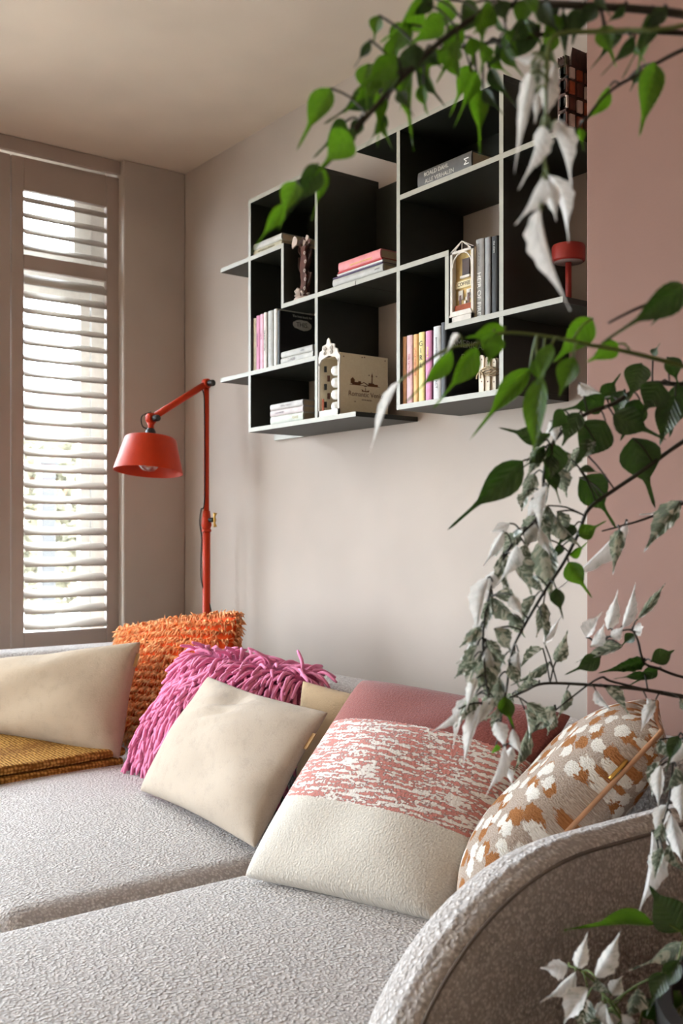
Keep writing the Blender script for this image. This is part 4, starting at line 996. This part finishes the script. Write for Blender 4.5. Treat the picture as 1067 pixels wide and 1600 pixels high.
L['b'] = """637,108,638,216,31,g,o 655,108,691,166,23,d,o 655,134,668,178,19,g,o 645,113,622,166,20,g,o 664,84,692,106,24,d,o 716,74,684,122,32,g,o 736,104,707,170,30,g,o 746,138,751,228,31,g,o 745,113,716,187,25,g,o
765,108,800,163,23,d,o 755,140,783,177,19,d,o 845,40,768,97,46,d,b 832,34,785,72,42,d,b 735,58,741,102,27,g,o 972,54,924,102,18,d,o 992,58,948,112,20,d,o 800,60,770,100,30,d,b 868,50,850,90,26,g,b 760,70,752,112,26,g,o 700,72,712,112,24,g,o 690,80,664,112,26,g,o"""
L['c'] = """1023,98,1004,194,40,g,b 952,136,907,204,24,g,o 1000,110,985,140,18,d,o 905,200,912,232,14,g,o"""
L['w'] = """832,84,797,99,22,w,t 829,115,805,252,25,w,t 850,108,835,186,20,w,t 858,126,853,190,34,w,t 866,98,869,152,16,w,t 838,146,838,194,14,w,t 848,195,824,292,32,w,t 860,194,906,280,44,w,t 868,188,892,228,28,w,t
847,276,815,356,36,w,t 856,274,906,370,32,w,t 854,280,873,350,28,w,t 844,327,866,480,38,w,t 846,196,838,250,22,w,t 830,100,842,112,18,v,t 842,100,836,150,24,v,t"""
L['m'] = """790,514,734,528,34,g,b 772,518,764,568,40,g,b 745,542,690,630,38,g,o 706,546,646,624,30,g,o 716,522,698,548,12,w,t 622,597,572,702,16,w,t 828,576,741,674,36,g,o 846,588,830,704,44,g,b 862,538,838,594,32,g,b
896,558,874,614,38,g,b 926,498,874,558,44,g,b 966,538,924,562,32,g,b 838,560,846,600,30,g,b"""
L['n'] = """1068,446,962,526,48,d,o 1075,455,1020,500,40,d,o"""
L['k'] = """988,684,1022,782,64,d,o 905,746,962,814,62,d,o 905,838,942,816,26,g,o 890,868,919,850,22,g,o 888,878,920,930,34,g,o 905,733,942,738,14,d,o 880,704,886,742,18,v,t 905,700,885,745,20,v,t
855,790,902,866,36,v,t 850,842,859,946,44,v,t 772,930,822,946,32,v,t 772,983,806,1020,30,v,t 780,1058,778,1118,26,v,t 788,1088,801,1138,28,g,o 775,1128,792,1172,26,w,t 786,1167,766,1253,20,w,t 800,1167,786,1208,16,w,t
790,1198,804,1230,12,w,t 775,1163,769,1184,16,g,o 795,1040,812,1075,20,v,t 782,1120,765,1150,18,v,t 870,800,892,840,24,v,t 830,900,850,930,18,v,t 800,960,820,1000,22,v,t"""
L['l'] = """862,690,860,778,50,d,o 817,720,714,818,50,d,o 946,658,904,718,60,d,b 958,648,1032,682,46,d,o 850,688,786,668,32,d,o 945,624,879,642,36,d,o 905,598,938,622,28,w,t 940,624,969,586,28,d,o
1002,568,985,616,42,d,b 1042,558,1064,604,34,d,o 1032,598,1000,654,54,d,o 1067,596,1050,674,44,d,b 1020,556,1029,538,14,d,o 870,654,848,692,20,w,t 860,658,871,694,18,w,t 850,774,818,818,26,w,t
800,868,840,928,38,v,t 840,818,820,858,30,w,t 786,830,756,888,16,w,t 796,818,764,833,18,w,t 823,768,811,802,20,v,t 770,934,813,982,32,v,t 762,903,734,992,32,w,t 752,983,721,1060,28,w,t 760,1013,763,1104,40,v,t
742,1088,694,1163,24,w,t 752,1101,716,1198,22,w,t 716,1108,674,1152,13,w,t 835,740,815,790,24,v,t 842,800,862,850,24,v,t 880,640,862,672,28,d,b 905,645,880,690,36,d,b 975,610,960,650,34,d,b 930,690,900,720,30,v,t
765,960,735,1020,26,w,t 758,1040,742,1090,24,v,t 812,835,780,870,22,v,t 775,890,745,940,24,w,t 760,1000,790,1040,24,v,t 745,1060,725,1110,18,w,t 765,1080,760,1130,24,v,t 830,780,860,800,26,w,t 820,850,812,900,24,v,t 785,870,790,930,24,v,t
1055,620,1030,690,44,d,b 1000,625,975,680,40,d,b 770,1090,740,1140,18,w,t 845,700,825,745,26,v,t 870,730,890,780,28,v,t 855,760,835,830,24,w,t 800,930,815,965,22,w,t"""
L['p'] = """980,814,876,934,22,w,t 968,828,957,894,24,v,t 1062,783,1003,860,36,v,t 1062,788,1002,812,24,w,t"""
L['r'] = """842,1067,794,1087,18,v,t 858,1034,803,1074,15,v,t 868,1034,889,988,24,v,t 848,1013,804,1042,20,v,t 850,1004,878,963,14,w,t 825,1070,830,1050,12,v,t 800,1085,780,1105,18,v,t 1005,1050,965,1062,14,d,o"""
L['q'] = """938,1028,888,1052,28,d,o 972,1010,899,1031,18,v,t 1008,1032,949,1049,22,d,t 1027,1047,987,1068,20,d,o 1018,1034,1053,1016,28,d,b 950,984,967,922,22,w,t 923,1010,951,974,24,w,t 973,980,998,912,20,w,t 996,968,1046,905,14,v,t
916,996,935,955,26,w,t 988,984,1010,980,22,w,t 955,996,976,980,20,w,t 960,1000,930,1030,20,v,t 990,990,970,1010,18,d,o"""
L['u'] = """825,1138,805,1218,20,v,t 866,1104,824,1152,28,v,t 864,1110,856,1156,18,v,t"""
L['h'] = """1032,1196,1025,1266,22,w,t 1042,1258,1020,1310,26,w,t 1018,1300,1012,1448,30,w,t 1048,1270,1066,1362,28,w,t 1056,1198,1044,1248,26,v,t 1066,1216,1062,1290,32,w,t 1031,1156,1054,1192,28,v,t 1060,1150,1040,1200,24,d,o 1035,1285,1030,1330,20,v,t"""
L['e'] = """1020,1444,898,1440,42,g,o 1064,1456,1020,1392,62,d,b 1068,1474,988,1522,36,v,o 1060,1500,1030,1560,30,d,o"""
L['s'] = """888,1510,842,1516,32,w,t 902,1512,918,1460,24,w,t 899,1518,849,1574,24,w,t 930,1527,976,1455,32,w,t 933,1530,951,1560,28,v,t 955,1555,973,1523,26,w,t 918,1543,870,1604,38,w,t 916,1560,903,1614,42,v,t 996,1543,984,1604,36,v,t
1062,1548,1037,1592,24,g,o 1067,1568,1054,1602,22,v,t 940,1585,930,1612,24,w,t 1010,1560,1030,1610,36,d,o 1040,1520,1010,1580,34,d,o"""
cnt = 0
for key, t, sm_, z0, path, rad in branches:
    q = random.Random(sum(map(ord, key)) * 7)
    pts = [trunk(z0)] + [at_t(x, y, t + .012 * q.uniform(-1, 1)) for x, y in path]
    sp_ = smooth_path(pts, 6); n = len(sp_)
    mb = MB().tube(sp_, [rad * (1 - .62 * i / (n - 1)) for i in range(n)], 6)
    leaves = []
    for item in L[key].split():
        bx_, by_, tx_, ty_, w, kind, shp = item.split(',')
        bx_, by_, tx_, ty_, w = map(float, (bx_, by_, tx_, ty_, w))
        # base sits at its own small distance from the stem; tip leans towards or away
        tt = t + q.uniform(-.035, .035); b = at_t(bx_, by_, tt); e = at_t(tx_, ty_, tt + q.uniform(-.018, .018))
        near = min(sp_, key=lambda p: (p - b).length)
        if (near - b).length > .004:
            midp = (near + b) / 2 + Vector((0, 0, .004)); mb.tube(smooth_path([near, midp, b], 3), .0011, 5)
        yv = e - b; Lh = yv.length; yv.normalize(); tc = (CAM - b).normalized(); zv = (tc - yv * tc.dot(yv)).normalized()
        zv = (Matrix.Rotation(math.radians(q.gauss(0, 24)), 3, yv) @ zv); xv = yv.cross(zv); W_ = w * tt / F * (1.0 if key == 'w' else 1.12); Lh *= 1.0 if kind in 'wv' else 1.12
        M = Matrix(((xv.x * W_, yv.x * Lh, zv.x * Lh, b.x), (xv.y * W_, yv.y * Lh, zv.y * Lh, b.y), (xv.z * W_, yv.z * Lh, zv.z * Lh, b.z), (0, 0, 0, 1)))
        leaves.append((M, kind, shp))
    for _ in range({'k': 12, 'l': 22, 'a': 18, 'b': 12, 'r': 8, 's': 8, 'h': 6}.get(key, 0)):
        i0 = int(n * (.42 if key in 'kl' else .28)); j = q.randrange(i0, int(n * .72) if key == 'a' else n - 1); near = sp_[j]
        frac = (j - i0) / (n - i0)
        kind = ('g' if q.random() < .7 else 'd') if key in 'ab' else ('d' if key in 'kl' and frac < .3 else q.choice('wwvvv'))
        side = VR * q.uniform(-1, 1) - VD * q.uniform(-.5, .7) + Vector((0, 0, q.uniform(-1.1, -.1)))
        if key in 'kl': side += VR * -.35
        side.normalize(); b = near + side * q.uniform(.006, .02) + VD * q.uniform(-.03, .03); Lh = q.uniform(.030, .052) * (.8 if key in 'ab' else 1)
        mb.tube(smooth_path([near, (near + b) / 2 + Vector((0, 0, .003)), b], 3), .001, 5)
        yv = (side + Vector((0, 0, -.6))).normalized(); tc = (CAM - b).normalized(); zv = (tc - yv * tc.dot(yv)).normalized()
        zv = Matrix.Rotation(math.radians(q.gauss(0, 38)), 3, yv) @ zv; xv = yv.cross(zv); W_ = Lh * q.uniform(.36, .55)
        leaves.append((Matrix(((xv.x * W_, yv.x * Lh, zv.x * Lh, b.x), (xv.y * W_, yv.y * Lh, zv.y * Lh, b.y), (xv.z * W_, yv.z * Lh, zv.z * Lh, b.z), (0, 0, 0, 1))), kind, 't' if kind in 'wv' else 'o'))
    br = part('branch', mb, sm_, plant, True)
    for M, kind, shp in leaves:
        o = obj('leaf', LM[(kind, shp)], br, M); cnt += 1
print('leaves', cnt)
